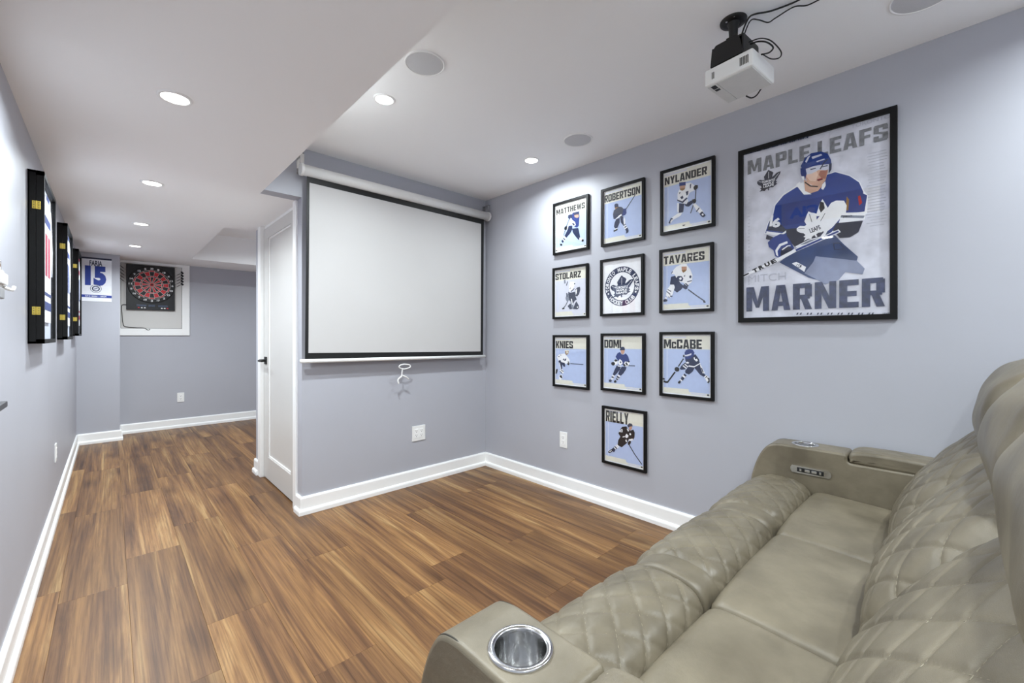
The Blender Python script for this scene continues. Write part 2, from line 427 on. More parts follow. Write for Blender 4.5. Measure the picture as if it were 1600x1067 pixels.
# door and casing
bm = nb(); box(bm, XD-.014, XD+.05, 3.045, 3.105, 0, ZL, .003); box(bm, XD-.014, XD+.05, 3.965, 4.045, 0, ZL, .003)
box(bm, XD+.02, XD+.05, 3.105, 3.965, 2.058, ZL)
struct(obj('trim_1', bm, M_TRIM), 'white door casing')
DX = .922; D0, D1 = 3.108, 3.962
door = bpy.data.objects.new('door_1', None); door.location = (DX, D0, 0); link(door); struct(door, 'tall white one-panel door with black lever')
def dob(name, bm, m, parent=door, smooth=False):
    o = obj(name, bm, m, parent, smooth); o.matrix_parent_inverse = Matrix.Translation(-Vector((DX, D0, 0))); return o
P0, P1, PZ0, PZ1 = 3.24, 3.83, .19, 1.965
bm = nb()
box(bm, DX, DX+.035, D0, P0, .012, 2.052); box(bm, DX, DX+.035, P1, D1, .012, 2.052)
box(bm, DX, DX+.035, P0, P1, .012, PZ0); box(bm, DX, DX+.035, P0, P1, PZ1, 2.052)
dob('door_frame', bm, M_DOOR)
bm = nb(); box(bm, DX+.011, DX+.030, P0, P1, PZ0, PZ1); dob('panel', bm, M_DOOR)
bm = nb()
for a, b, c, d in ((P0, P1, PZ0, PZ0+.014), (P0, P1, PZ1-.014, PZ1), (P0, P0+.014, PZ0, PZ1), (P1-.014, P1, PZ0, PZ1)):
    box(bm, DX+.004, DX+.012, a, b, c, d, .003, 2)
dob('panel_molding', bm, M_TRIM)
bm = nb(); box(bm, DX-.008, DX, 3.865, 3.925, .94, 1.0, .002)
cyl(bm, (DX-.008, 3.895, .97), (DX-.05, 3.895, .97), .011, n=16)
hd = bm; box(hd, DX-.058, DX-.044, 3.80, 3.905, .962, .978, .004)
dob('door_handle', hd, M_MBLK)

# ================================================================== recessed lights and ceiling speakers
def lamp_lens_mat():
    m = bpy.data.materials.new('lamp_lens'); m.use_nodes = True; nt = m.node_tree
    b = nt.nodes['Principled BSDF']; b.inputs['Base Color'].default_value = (1, 1, 1, 1)
    b.inputs['Emission Color'].default_value = (1, .97, .93, 1); b.inputs['Emission Strength'].default_value = 6
    return m
M_LENS = lamp_lens_mat()
bm = nb(); lathe(bm, [(.043, -.003), (.046, -.006), (.053, -.005), (.056, 0)], n=40); ME_RIM = bm
rim_me = bpy.data.meshes.new('rim'); bm.to_mesh(rim_me); bm.free(); rim_me.materials.append(M_TRIM)
for p in rim_me.polygons: p.use_smooth = True
bm = nb(); bmesh.ops.create_circle(bm, cap_ends=True, radius=.044, segments=40)
lens_me = bpy.data.meshes.new('lens'); bm.to_mesh(lens_me); bm.free(); lens_me.materials.append(M_LENS)
def pot_light(x, y, z, label, power=1.0):
    t = thing('recessed_light', (x, y, z), label, 'ceiling light', 'recessed ceiling lights')
    link(bpy.data.objects.new('rim', rim_me), t)
    l = link(bpy.data.objects.new('lens', lens_me), t); l.location = (0, 0, -.0035)
    ld = bpy.data.lights.new('lamp', 'AREA'); ld.shape = 'DISK'; ld.size = .085; ld.energy = LAMP_W*power; ld.color = LAMP_COL; ld.spread = math.radians(160)
    lo = link(bpy.data.objects.new('lamp', ld), t); lo.location = (0, 0, -.008)
pot_light(.178, 2.053, ZL, 'largest round recessed light in the dropped hall ceiling, nearest the camera', .85)
pot_light(.178, 3.290, ZL, 'second round recessed light along the dropped hall ceiling', .85)
pot_light(.178, 4.547, ZL, 'third round recessed light along the dropped hall ceiling', .85)
pot_light(.178, 5.700, ZL, 'farthest and smallest recessed light in the hall ceiling, before the dartboard', .85)
pot_light(1.032, 2.052, ZC, 'round recessed light in front of the left end of the projection screen')
pot_light(2.137, 2.052, ZC, 'round recessed light near the right wall above the framed prints', .54)
pot_light(1.032, -.34, ZC, 'recessed light behind the near end of the sofa')
pot_light(2.137, -.62, ZC, 'recessed light behind the far end of the sofa by the right wall', .8)
pot_light(.178, .815, ZL, 'recessed light in the dropped ceiling almost above the camera', .6)
pot_light(.178, -.42, ZL, 'recessed light in the dropped ceiling behind the camera', .8)
pot_light(1.65, 5.25, ZC, 'unseen light added in the raised ceiling at the far end, round the closet corner')  # extra lamp out of view, added to brighten the far wall
def speaker(x, y, label, r=.098):
    t = thing('ceiling_speaker', (x, y, ZC), label, 'speaker', 'round ceiling speakers')
    bm = nb(); lathe(bm, [(r-.006, -.004), (r-.004, -.007), (r, -.007), (r+.001, 0)], n=56); obj('rim', bm, M_TRIM, t, True)
    bm = nb(); lathe(bm, [(.0005, -.0065), (r*.6, -.006), (r-.005, -.0045)], n=56); obj('grille', bm, M_SPK, t, True)
speaker(1.018+.01, 1.653, 'round ceiling speaker at the edge of the dropped ceiling, left of the others', .088)
speaker(2.124, 1.636, 'round ceiling speaker above the framed prints by the right wall', .088)
speaker(2.119, .075, 'round ceiling speaker above the sofa, cut off by the top of the photo', .1)

# ================================================================== outlets
def outlet(p, axis, sgn, label, gangs=1, wd=.072, ht=.118):
    t = thing('wall_outlet', p, label, 'outlet', 'white wall outlets')
    def bx(a0, a1, d0, d1, z0, z1, bev=0):
        b = nb()
        if axis == 'x': box(b, *sorted((sgn*d0, sgn*d1)), a0, a1, z0, z1, bev)
        else: box(b, a0, a1, *sorted((sgn*d0, sgn*d1)), z0, z1, bev)
        return b
    W = wd/2+(gangs-1)*.023
    obj('cover_plate', bx(-W, W, 0, .006, -ht/2, ht/2, .002), M_PLAST, t)
    for g in range(gangs):
        c = (g-(gangs-1)/2)*.046
        ins = obj('receptacle', bx(c-.017, c+.017, .005, .0085, -.034, .034, .001), M_TRIM, t)
        b = nb()
        for z in (.018, -.016):
            for a in (-.006, .006):
                q = bx(c+a-.0012, c+a+.0012, .008, .0088, z-.001, z+.008); me = bpy.data.meshes.new('t'); q.to_mesh(me); q.free(); b.from_mesh(me); bpy.data.meshes.remove(me)
            q = bx(c-.0025, c+.0025, .008, .0088, z-.010, z-.005); me = bpy.data.meshes.new('t'); q.to_mesh(me); q.free(); b.from_mesh(me); bpy.data.meshes.remove(me)
        obj('slot', b, M_SLOT, ins)
outlet((XR, 2.041, .388), 'x', -1, 'white single outlet on the right wall below the KNIES print')
outlet((1.781, YS, .397), 'y', -1, 'white double-width outlet on the wall below the projection screen', 2)
outlet((XL, 4.10, .40), 'x', 1, 'white outlet low on the left wall of the hall')
outlet((.650, YF, .385), 'y', -1, 'white outlet on the far wall below the dartboard')

# ================================================================== projection screen
SY = YS-.062
t = thing('projection_screen', (1.66, YS, 2.24), 'pull-down projection screen with black border and white housing on the wall', 'projection screen')
def at(o, parent=t):
    o.matrix_parent_inverse = Matrix.Translation(-parent.location); return o
bm = nb(); 
prof = [(SY+.036*math.cos(a)*1.05, 2.24+.036*math.sin(a)) for a in [2*math.pi*i/28 for i in range(28)]]
prism(bm, prof, 'x', .895, 2.446); at(obj('housing', bm, M_PLAST, t, False))
for p in t.children[-1].data.polygons: p.use_smooth = abs(p.normal.x) < .5
for xa, xb in ((.880, .896), (2.445, 2.460)):
    bm = nb(); prism(bm, [(SY+.041*math.cos(a), 2.24+.040*math.sin(a)) for a in [2*math.pi*i/24 for i in range(24)]], 'x', xa, xb); at(obj('end_cap', bm, M_TRIM, t))
for x in (.886, 2.452):
    bm = nb(); box(bm, x-.012, x+.012, YS-.004, YS, 2.225, 2.345, .001); box(bm, x-.012, x+.012, SY-.02, YS, 2.335, 2.341, .001); box(bm, x-.012, x+.012, SY-.02, SY-.014, 2.275, 2.341, .001)
    at(obj('wall_bracket', bm, M_STEEL, t))
TLs, TRs, BLs, BRs = [on_y(u, v, SY) for u, v in ((479.5, 272), (756, 343), (476.5, 561), (754.5, 554.5))]
def quad_slab(name, q, y0, y1, m, parent):
    bm = nb()
    A = [bm.verts.new((p.x, y0, p.z)) for p in q]; B = [bm.verts.new((p.x, y1, p.z)) for p in q]
    bm.faces.new(A); bm.faces.new(B[::-1])
    for i in range(4): bm.faces.new((A[i], A[(i+1) % 4], B[(i+1) % 4], B[i]))
    return at(obj(name, bm, m, parent), parent)
M_SCREEN = mat('screen_fabric', srgb(196, 194, 193), .85, noise=.012, scale=2.5, spec=.15)
fab = quad_slab('black_border', (TLs, TRs, BRs, BLs), SY-.0007, SY+.0007, M_MBLK, t)
ins = [on_y(u, v, SY) for u, v in ((483.5, 285.5), (751.5, 350), (750.7, 549), (481.8, 551.5))]
quad_slab('white_surface', ins, SY-.0022, SY-.0009, M_SCREEN, t)
b0 = BLs+Vector((-.028, 0, -.013)); b1 = BRs+Vector((.022, 0, -.013))
bm = nb(); tube(bm, [b0, b1], .0125, 14, 1); at(obj('bottom_bar', bm, M_PLAST, t, True))
c0 = on_y(631, 573, SY)
bm = nb(); tube(bm, [c0+Vector((.0, 0, .02)), c0+Vector((.045, -.004, .012)), c0+Vector((.05, -.004, -.006)), c0+Vector((.0, -.004, -.017)), c0+Vector((-.04, -.004, -.004)), c0+Vector((-.035, -.004, .012)), c0+Vector((0, 0, .02))], .0045, 8)
tube(bm, [c0+Vector((-.015, -.004, -.015)), c0+Vector((-.018, -.004, -.05)), c0+Vector((-.022, -.003, -.075))], .0045, 8)
tube(bm, [c0+Vector((-.02, -.004, -.062)), c0+Vector((.015, -.006, -.078)), c0+Vector((.04, -.004, -.096))], .005, 8)
tube(bm, [c0+Vector((-.022, -.003, -.072)), c0+Vector((-.05, -.004, -.095)), c0+Vector((-.045, -.004, -.125))], .006, 8)
at(obj('pull_cord', bm, M_PLAST, t, True))

# ================================================================== framed prints on the right wall
FD = .020
def frame_things(name, label, yl, yr, z0, z1, bar, group=None, depth=FD):
    """yl > yr: left edge in the picture has the larger y"""
    t = thing(name, (XR, (yl+yr)/2, z0), label, 'framed print', group)
    o3 = lambda o: at(o, t)
    xf = XR-depth
    for a in range(4):
        bm = nb()
        q = [((yl, z0), (yr, z0), (yr+bar, z0+bar), (yl-bar, z0+bar)), ((yl, z1), (yr, z1), (yr+bar, z1-bar), (yl-bar, z1-bar)),
             ((yl, z0), (yl, z1), (yl-bar, z1-bar), (yl-bar, z0+bar)), ((yr, z0), (yr, z1), (yr+bar, z1-bar), (yr+bar, z0+bar))][a]
        prism(bm, list(q), 'x', xf, XR-.001); o3(obj('frame_bar', bm, M_BLACK, t))
    return t
def sheet_on_wall(xp):
    return lambda a, b, h: (xp-h, -a, b)
def pix(z0, s):
    """converter from a measured spot of the photo to sheet coordinates on the right wall (a = -y, b = z)"""
    x0, y0, = z0
    def f(p): q = on_x(x0+p[0]*s, y0+p[1]*s, XR-.010); return (-q.y, q.z)
    return f
def finish(t, yl, yr, z0, z1, bar, sheet, paper, paper_label='paper'):
    bm = nb(); box(bm, XR-.0085, XR-.0065, yr+bar*.6, yl-bar*.6, z0+bar*.6, z1-bar*.6)
    pr = at(obj('print', bm, paper, t), t)
    sheet.build('printed_image', pr)
    bm = nb(); box(bm, XR-.0152, XR-.0135, yr+bar*.7, yl-bar*.7, z0+bar*.7, z1-bar*.7)
    at(obj('glass_pane', bm, M_GLASS, t), t)

M_CREAM = ink(226, 225, 216); M_WHITEP = ink(240, 240, 244)
def draw(S, conv, cmds):
    for c in cmds:
        if c[0] == 'L': S.line(c[1], c[2], [conv(p) for p in c[3]])
        elif c[0] == 'E':
            a = conv((c[2][0]-c[3], c[2][1])); b = conv((c[2][0]+c[3], c[2][1])); d = conv((c[2][0], c[2][1]-c[4])); m_ = conv(c[2])
            S.ell(c[1], m_, abs(b[0]-a[0])/2, abs(d[1]-m_[1]))
        else: S.poly(c[0], [conv(p) for p in c[1]])

PLAYERS = {
'MATTHEWS': ((860, 295), .10317, ((88, 405), (520, 198)), [
  ('L', 'D', .006, [(300, 420), (245, 560), (200, 705)]),
  ('N', [(268, 398), (310, 384), (352, 390), (332, 440), (292, 465), (264, 440)]),
  ('B', [(332, 362), (432, 340), (440, 420), (428, 560), (402, 588), (340, 572), (308, 500), (330, 440)]),
  ('S', [(358, 390), (426, 384), (430, 425), (402, 442), (366, 428)]), ('N', [(338, 368), (432, 340), (434, 386), (360, 398)]),
  ('W', [(282, 505), (305, 440), (330, 470), (372, 505), (384, 545), (352, 575), (322, 540), (288, 548)]),
  ('N', [(325, 525), (350, 515), (372, 545), (350, 560)]), ('E', 'K', (235, 595), 26, 30), ('W', [(255, 560), (276, 575), (262, 620), (250, 615)]),
  ('N', [(278, 560), (330, 556), (332, 612), (300, 672), (240, 742), (213, 712), (250, 640)]),
  ('N', [(330, 604), (420, 590), (432, 640), (448, 722), (454, 778), (420, 766), (380, 722), (338, 660)]),
  ('W', [(215, 722), (244, 746), (200, 812), (172, 790)]), ('N', [(200, 740), (228, 764), (218, 780), (190, 756)]), ('N', [(180, 768), (206, 792), (190, 822), (166, 796)]),
  ('W', [(440, 738), (492, 758), (482, 792), (440, 776)]), ('E', 'K', (488, 782), 16, 20), ('K', [(146, 830), (176, 834), (180, 856), (152, 864)]), ('K', [(80, 932), (102, 926), (104, 938), (82, 944)])]),
'ROBERTSON': ((932, 270), .11252, ((110, 418), (605, 178)), [
  ('L', 'D', .006, [(405, 510), (470, 410), (540, 300)]), ('N', [(248, 442), (268, 424), (300, 430), (306, 476), (250, 482)]), ('O', [(252, 480), (305, 474), (300, 500), (262, 512)]),
  ('D', [(240, 520), (262, 508), (310, 470), (350, 474), (385, 510), (378, 580), (340, 620), (300, 618), (255, 632), (228, 580)]),
  ('B', [(376, 500), (410, 492), (416, 560), (396, 586), (352, 600), (362, 560)]), ('W', [(262, 620), (345, 572), (352, 590), (268, 645)]), ('N', [(230, 590), (300, 570), (310, 596), (262, 640), (236, 640)]),
  ('N', [(275, 640), (325, 625), (322, 690), (292, 760), (262, 776), (242, 748), (252, 690)]), ('N', [(328, 620), (372, 600), (368, 660), (408, 715), (378, 738), (338, 690)]),
  ('W', [(380, 720), (398, 712), (398, 650), (384, 610), (376, 680)]), ('W', [(372, 742), (405, 722), (430, 760), (398, 790)]), ('N', [(385, 752), (412, 736), (420, 748), (394, 766)]), ('N', [(398, 782), (430, 758), (446, 800), (440, 826), (405, 845), (412, 812)]),
  ('W', [(255, 772), (292, 768), (286, 795), (254, 790)]), ('K', [(236, 800), (292, 776), (292, 796), (240, 820)])]),
'NYLANDER': ((1024, 240), .1218, ((120, 408), (662, 158)), [
  ('L', 'D', .006, [(520, 440), (512, 590), (450, 765)]), ('W', [(300, 470), (390, 380), (450, 370), (520, 420), (500, 470), (440, 500), (400, 590), (370, 650), (285, 610), (282, 520)]),
  ('B', [(304, 372), (388, 362), (388, 410), (306, 420)]), ('S', [(312, 416), (384, 404), (380, 450), (345, 474), (314, 460)]), ('O', [(314, 448), (380, 438), (372, 462), (345, 476), (318, 466)]),
  ('N', [(280, 586), (345, 612), (400, 560), (412, 574), (350, 636), (280, 606)]), ('N', [(388, 490), (424, 474), (420, 520), (400, 540)]), ('N', [(300, 500), (326, 494), (310, 518)]), ('N', [(318, 560), (350, 536), (360, 568), (336, 586)]),
  ('N', [(442, 400), (460, 380), (456, 440), (442, 450)]), ('K', [(488, 430), (512, 402), (545, 404), (544, 440), (514, 470), (492, 460)]), ('K', [(468, 590), (510, 580), (526, 600), (514, 632), (478, 630)]),
  ('N', [(300, 636), (372, 640), (356, 752), (298, 760)]), ('W', [(280, 632), (304, 636), (300, 758), (280, 745)]), ('N', [(372, 652), (462, 600), (492, 626), (430, 680), (392, 676)]), ('W', [(380, 640), (412, 580), (424, 600), (400, 650)]),
  ('W', [(480, 650), (510, 636), (570, 690), (620, 750), (580, 780), (520, 720)]), ('N', [(520, 740), (560, 690), (568, 700), (530, 750)]), ('N', [(566, 770), (600, 740), (645, 795), (615, 818), (590, 806)]), ('W', [(590, 778), (608, 765), (622, 782), (604, 796)]),
  ('W', [(290, 765), (346, 758), (320, 800), (230, 850), (200, 890), (170, 890), (200, 830)]), ('N', [(168, 890), (200, 824), (226, 830), (212, 856), (188, 900)]), ('W', [(190, 880), (205, 846), (216, 846), (198, 884)]), ('K', [(345, 918), (384, 908), (380, 922), (355, 930)])]),
'STOLARZ': ((858, 405), .09366, ((104, 350), (530, 188)), [
  ('L', 'D', .007, [(330, 660), (275, 770), (225, 828)]), ('P', [(310, 400), (345, 360), (420, 360), (440, 420), (470, 450), (440, 540), (350, 560), (325, 530), (330, 480), (300, 450)]), ('W', [(330, 470), (345, 380), (420, 376), (425, 430), (380, 520), (335, 540)]),
  ('G', [(245, 350), (270, 330), (275, 400), (250, 410)]), ('D', [(282, 440), (305, 360), (312, 380), (296, 440)]), ('E', 'D', (424, 408), 11, 12), ('K', [(340, 490), (360, 468), (354, 500)]),
  ('D', [(360, 530), (420, 482), (426, 492), (366, 548)]), ('D', [(438, 505), (470, 470), (512, 460), (520, 500), (500, 580), (470, 620), (436, 610)]), ('W', [(440, 520), (465, 490), (462, 560), (444, 600)]),
  ('D', [(320, 540), (350, 560), (430, 540), (440, 620), (462, 670), (430, 690), (400, 740), (340, 690), (318, 610)]), ('G', [(272, 650), (300, 560), (325, 600), (330, 680), (290, 700)]), ('D', [(285, 570), (300, 560), (310, 630), (292, 620)]),
  ('D', [(308, 780), (350, 740), (400, 770), (380, 830), (345, 835)]), ('D', [(400, 830), (430, 740), (455, 702), (490, 760), (502, 810), (470, 835)]), ('G', [(350, 690), (400, 740), (410, 800), (395, 835), (372, 800)]), ('W', [(362, 660), (380, 660), (398, 760), (384, 760)]), ('W', [(462, 790), (484, 790), (484, 806), (466, 812)]),
  ('K', [(216, 815), (255, 806), (258, 826), (222, 838)])]),
'TAVARES': ((1024, 372), .11622, ((112, 358), (660, 172)), [
  ('L', 'D', .007, [(440, 690), (540, 765), (665, 850)]), ('K', [(640, 845), (672, 852), (676, 868), (648, 868)]),
  ('N', [(210, 520), (290, 500), (330, 600), (380, 640), (350, 690), (290, 732), (250, 700), (240, 640), (195, 620)]),
  ('W', [(215, 480), (240, 430), (280, 385), (350, 350), (420, 360), (470, 420), (500, 500), (490, 590), (450, 620), (380, 600), (330, 590), (285, 545), (260, 490)]),
  ('S', [(350, 380), (420, 380), (422, 430), (372, 462), (354, 440)]), ('W', [(345, 350), (425, 345), (424, 382), (350, 384)]), ('O', [(356, 430), (420, 424), (400, 450), (372, 466)]),
  ('N', [(275, 545), (300, 510), (352, 510), (376, 545), (360, 580), (300, 572)]), ('W', [(318, 540), (345, 520), (355, 550), (330, 565)]), ('E', 'N', (470, 520), 14, 20), ('N', [(380, 510), (400, 492), (398, 520)]), ('N', [(425, 580), (490, 566), (490, 578), (430, 592)]), ('N', [(212, 486), (236, 452), (228, 444), (216, 466)]),
  ('N', [(360, 660), (395, 600), (436, 640), (430, 680), (405, 692)]), ('W', [(380, 605), (440, 600), (450, 640), (420, 640)]), ('N', [(395, 610), (412, 604), (450, 640), (438, 650)]),
  ('W', [(205, 625), (250, 625), (262, 660), (230, 760), (190, 810), (140, 770), (160, 690)]), ('N', [(160, 690), (172, 688), (216, 712), (206, 722)]), ('N', [(146, 718), (158, 715), (205, 752), (196, 762)]), ('N', [(196, 770), (230, 778), (224, 790), (196, 786)]), ('N', [(172, 782), (196, 800), (184, 810)]),
  ('N', [(108, 830), (135, 812), (165, 830), (158, 848), (112, 858)]), ('W', [(130, 790), (160, 800), (150, 822), (130, 815)])]),
'KNIES': ((860, 518), .09003, ((92, 285), (390, 165)), [
  ('L', 'D', .006, [(345, 555), (420, 562), (570, 572)]), ('W', [(110, 440), (160, 390), (240, 380), (300, 440), (335, 500), (330, 560), (260, 560), (180, 540), (140, 500)]),
  ('C', [(250, 320), (320, 320), (315, 380), (278, 410), (255, 380)]), ('O', [(254, 340), (318, 334), (312, 378), (280, 408), (260, 384)]), ('C', [(275, 345), (308, 348), (300, 380), (278, 385)]),
  ('N', [(212, 490), (236, 460), (240, 500)]), ('N', [(240, 490), (270, 460), (272, 494), (250, 515)]), ('N', [(132, 430), (160, 420), (150, 448)]), ('N', [(168, 405), (188, 398), (182, 420)]), ('K', [(284, 560), (310, 510), (334, 560), (312, 588)]), ('W', [(292, 548), (306, 530), (312, 552)]),
  ('N', [(140, 510), (170, 490), (190, 530), (250, 545), (258, 605), (232, 612), (205, 570), (204, 650), (185, 662), (170, 600), (150, 560)]), ('W', [(150, 540), (162, 540), (184, 640), (172, 650)]), ('W', [(170, 660), (204, 650), (235, 690), (218, 735), (160, 690)]), ('N', [(178, 668), (192, 664), (232, 690), (222, 700)]), ('N', [(160, 690), (170, 684), (212, 725), (204, 732)]),
  ('W', [(150, 760), (200, 740), (215, 800), (180, 840), (150, 830)]), ('K', [(156, 770), (190, 752), (210, 805), (184, 810)]), ('K', [(98, 660), (125, 645), (122, 690), (110, 730), (92, 730)])]),
'DOMI': ((934, 514), .09936, ((102, 295), (366, 172)), [
  ('L', 'D', .006, [(430, 575), (585, 580)]), ('N', [(345, 320), (372, 280), (410, 280), (426, 310), (424, 336), (360, 345)]), ('S', [(358, 336), (424, 332), (414, 380), (390, 402), (366, 380)]),
  ('B', [(278, 435), (310, 380), (345, 362), (378, 400), (410, 402), (438, 382), (475, 425), (490, 470), (500, 530), (460, 560), (440, 520), (400, 560), (320, 575), (325, 500), (300, 470)]),
  ('W', [(265, 480), (310, 490), (312, 545), (270, 570), (240, 540)]), ('K', [(258, 490), (282, 474), (318, 490), (300, 510), (268, 512)]), ('E', 'K', (240, 545), 30, 28), ('W', [(318, 520), (345, 470), (378, 500), (394, 540), (360, 570), (330, 560)]), ('N', [(345, 520), (362, 505), (370, 530), (352, 540)]),
  ('W', [(400, 560), (430, 510), (500, 520), (500, 545), (470, 590), (430, 580)]), ('K', [(395, 565), (415, 540), (440, 575), (420, 590)]), ('K', [(430, 535), (450, 520), (475, 560), (460, 580)]), ('K', [(474, 508), (500, 502), (504, 520), (480, 528)]),
  ('N', [(300, 570), (360, 590), (345, 640), (300, 700), (262, 735), (236, 715), (260, 650)]), ('N', [(375, 595), (420, 590), (452, 600), (440, 640), (400, 700), (360, 735), (320, 710), (345, 640)]), ('W', [(314, 570), (372, 582), (370, 596), (312, 586)]),
  ('W', [(232, 718), (268, 736), (240, 800), (205, 790)]), ('N', [(222, 740), (256, 756), (248, 775), (214, 762)]), ('W', [(318, 712), (358, 738), (320, 810), (280, 800)]), ('N', [(304, 735), (346, 760), (334, 778), (294, 760)]), ('N', [(290, 768), (326, 788), (314, 806), (282, 792)]),
  ('D', [(175, 800), (200, 790), (222, 812), (208, 835), (176, 830)]), ('K', [(255, 815), (285, 800), (296, 836), (268, 846), (254, 836)])]),
'McCABE': ((1026, 512), .11241, ((98, 285), (628, 165)), [
  ('L', 'K', .007, [(372, 430), (300, 540)]), ('L', 'K', .009, [(255, 615), (155, 752)]), ('L', 'K', .012, [(160, 752), (130, 756), (96, 742)]), ('L', 'K', .010, [(84, 708), (112, 714)]),
  ('N', [(390, 400), (400, 460), (440, 530), (520, 545), (600, 500), (590, 440), (540, 370), (480, 380)]), ('B', [(386, 350), (405, 312), (450, 294), (500, 305), (525, 345), (515, 385), (470, 430), (400, 440), (395, 380)]), ('P', [(386, 372), (400, 380), (485, 355), (480, 380), (420, 398), (392, 394)]), ('K', [(366, 380), (386, 374), (388, 412), (366, 410)]),
  ('W', [(440, 520), (520, 535), (602, 490), (612, 505), (530, 552), (444, 542)]), ('W', [(512, 415), (530, 410), (535, 440), (560, 430), (575, 460), (550, 470), (520, 440)]),
  ('N', [(320, 570), (345, 525), (400, 480), (450, 520), (400, 578), (340, 585)]), ('W', [(358, 530), (370, 522), (420, 560), (408, 572)]), ('W', [(384, 510), (396, 502), (440, 540), (430, 550)]), ('W', [(400, 490), (430, 470), (452, 485), (440, 500)]), ('E', 'K', (282, 577), 34, 32),
  ('N', [(440, 540), (530, 552), (500, 610), (450, 650), (400, 630), (395, 600)]), ('N', [(520, 552), (600, 505), (620, 560), (660, 640), (690, 665), (650, 680), (600, 650), (560, 600)]), ('W', [(602, 520), (614, 514), (672, 630), (640, 634)]), ('N', [(618, 560), (630, 556), (654, 620), (640, 622)]),
  ('W', [(376, 640), (420, 665), (350, 745), (320, 730)]), ('N', [(384, 636), (418, 660), (404, 682), (370, 658)]), ('N', [(352, 672), (388, 700), (362, 738), (334, 712)]), ('K', [(298, 750), (330, 728), (336, 760), (314, 780), (296, 770)]),
  ('W', [(660, 680), (690, 655), (730, 690), (740, 740), (700, 750)]), ('N', [(675, 690), (700, 665), (708, 672), (684, 700)]), ('K', [(700, 690), (735, 700), (738, 750), (716, 776), (704, 760), (722, 730)])]),
'RIELLY': ((936, 630), .10681, ((98, 262), (430, 150)), [
  ('L', 'K', .006, [(440, 610), (520, 745), (625, 895)]), ('D', [(414, 320), (440, 292), (480, 300), (492, 335), (470, 350), (420, 352)]), ('S', [(440, 346), (484, 336), (480, 375), (452, 400), (436, 375)]),
  ('K', [(335, 345), (400, 338), (425, 380), (460, 400), (500, 385), (522, 430), (518, 500), (490, 545), (440, 520), (410, 580), (330, 645), (270, 610), (280, 540), (310, 490), (282, 440), (300, 400)]),
  ('W', [(410, 365), (440, 400), (425, 415), (408, 385)]), ('W', [(300, 400), (335, 375), (345, 390), (340, 425), (296, 420)]), ('N', [(305, 408), (335, 392), (330, 415)]), ('W', [(380, 480), (400, 445), (430, 470), (424, 500), (395, 510)]), ('E', 'W', (456, 452), 13, 16), ('W', [(340, 490), (372, 480), (378, 494), (344, 500)]), ('W', [(432, 530), (490, 515), (500, 540), (440, 550)]), ('W', [(384, 540), (400, 528), (412, 565), (396, 570)]),
  ('K', [(420, 570), (450, 545), (470, 560), (462, 590), (440, 614), (422, 604)]), ('W', [(250, 610), (265, 600), (300, 640), (284, 650)]), ('W', [(234, 625), (246, 616), (280, 652), (268, 660)]), ('N', [(205, 655), (234, 626), (268, 660), (226, 690), (200, 690)]), ('W', [(216, 650), (228, 640), (252, 668), (240, 676)]), ('N', [(190, 660), (215, 650), (236, 690), (220, 715), (204, 706)]),
  ('K', [(132, 710), (165, 680), (200, 668), (205, 695), (170, 722), (142, 728)]), ('W', [(150, 706), (182, 684), (186, 694), (160, 712)])]),
}
FRAMES = {  # measured edges on the wall: y of the left and right edge, z of bottom and top
'MATTHEWS': (2.133, 1.803, 1.788, 2.182), 'ROBERTSON': (1.696, 1.369, 1.786, 2.181), 'NYLANDER': (1.261, .937, 1.791, 2.186),
'STOLARZ': (2.138, 1.808, 1.299, 1.689), 'TAVARES': (1.267, .945, 1.311, 1.701), 'KNIES': (2.136, 1.803, .786, 1.178),
'DOMI': (1.698, 1.367, .796, 1.188), 'McCABE': (1.266, .942, .802, 1.195), 'RIELLY': (1.688, 1.357, .298, .690), 'LOGO': (1.703, 1.375, 1.306, 1.696)}
WHERE = {'MATTHEWS': 'player in navy shooting, top left of the wall grid', 'ROBERTSON': 'player in navy swinging a raised stick, top middle', 'NYLANDER': 'player in white, top right of the wall grid',
         'STOLARZ': 'goalie in grey, left of the round club crest', 'TAVARES': 'player in white leaning over a long stick', 'KNIES': 'player in white at the far left edge of the sheet',
         'DOMI': 'player in blue gliding upright', 'McCABE': 'player in blue bending over a curved stick', 'RIELLY': 'player in dark navy, lowest print on the wall'}
BAR = .0165
for nm, (yl, yr, z0, z1) in FRAMES.items():
    if nm == 'LOGO': continue
    g = 'small framed hockey prints on the right wall'
    t = frame_things('framed_player_print', 'black-framed print reading %s, %s' % (nm, WHERE[nm]), yl, yr, z0, z1, BAR, g)
    S = Sheet(sheet_on_wall(XR-.0086)); org, s, (bl, tr), cmds = PLAYERS[nm]; conv = pix(org, s)
    a0, a1, b0, b1 = -(yl-BAR), -(yr+BAR), z0+BAR, z1-BAR; W_, H_ = a1-a0, b1-b0
    q = lambda u, v: (a0+u*W_, b0+v*H_)
    S.poly('W', [q(0, 0), q(1, 0), q(1, 1), q(0, 1)]); S.poly('C', [q(.022, .018), q(.975, .018), q(.975, .982), q(.022, .982)])
    S.poly('G' if nm == 'STOLARZ' else 'I', [q(.022, .105), q(.55, .105), q(.57, .06), q(.975, .06), q(.975, .76), q(.022, .76)])
    if nm == 'STOLARZ': S.poly('P', [q(.022, .105), q(.55, .105), q(.57, .06), q(.975, .06), q(.975, .76), q(.022, .76)])
    S.line('L', .006, [q(.10, .09), q(.10, .76)]); S.line('P', .009, [q(.04, .955), q(.5, .955)])
    S.line('P', .010, [q(.60, .04), q(.90, .04)]); S.ell('D', q(.94, .04), .007, .005)
    p0 = conv(bl); p1 = conv(tr)
    S.block('K', nm, p0[0], p1[0], p0[1], p1[1])
    draw(S, conv, cmds)
    finish(t, yl, yr, z0, z1, BAR, S, M_WHITEP)

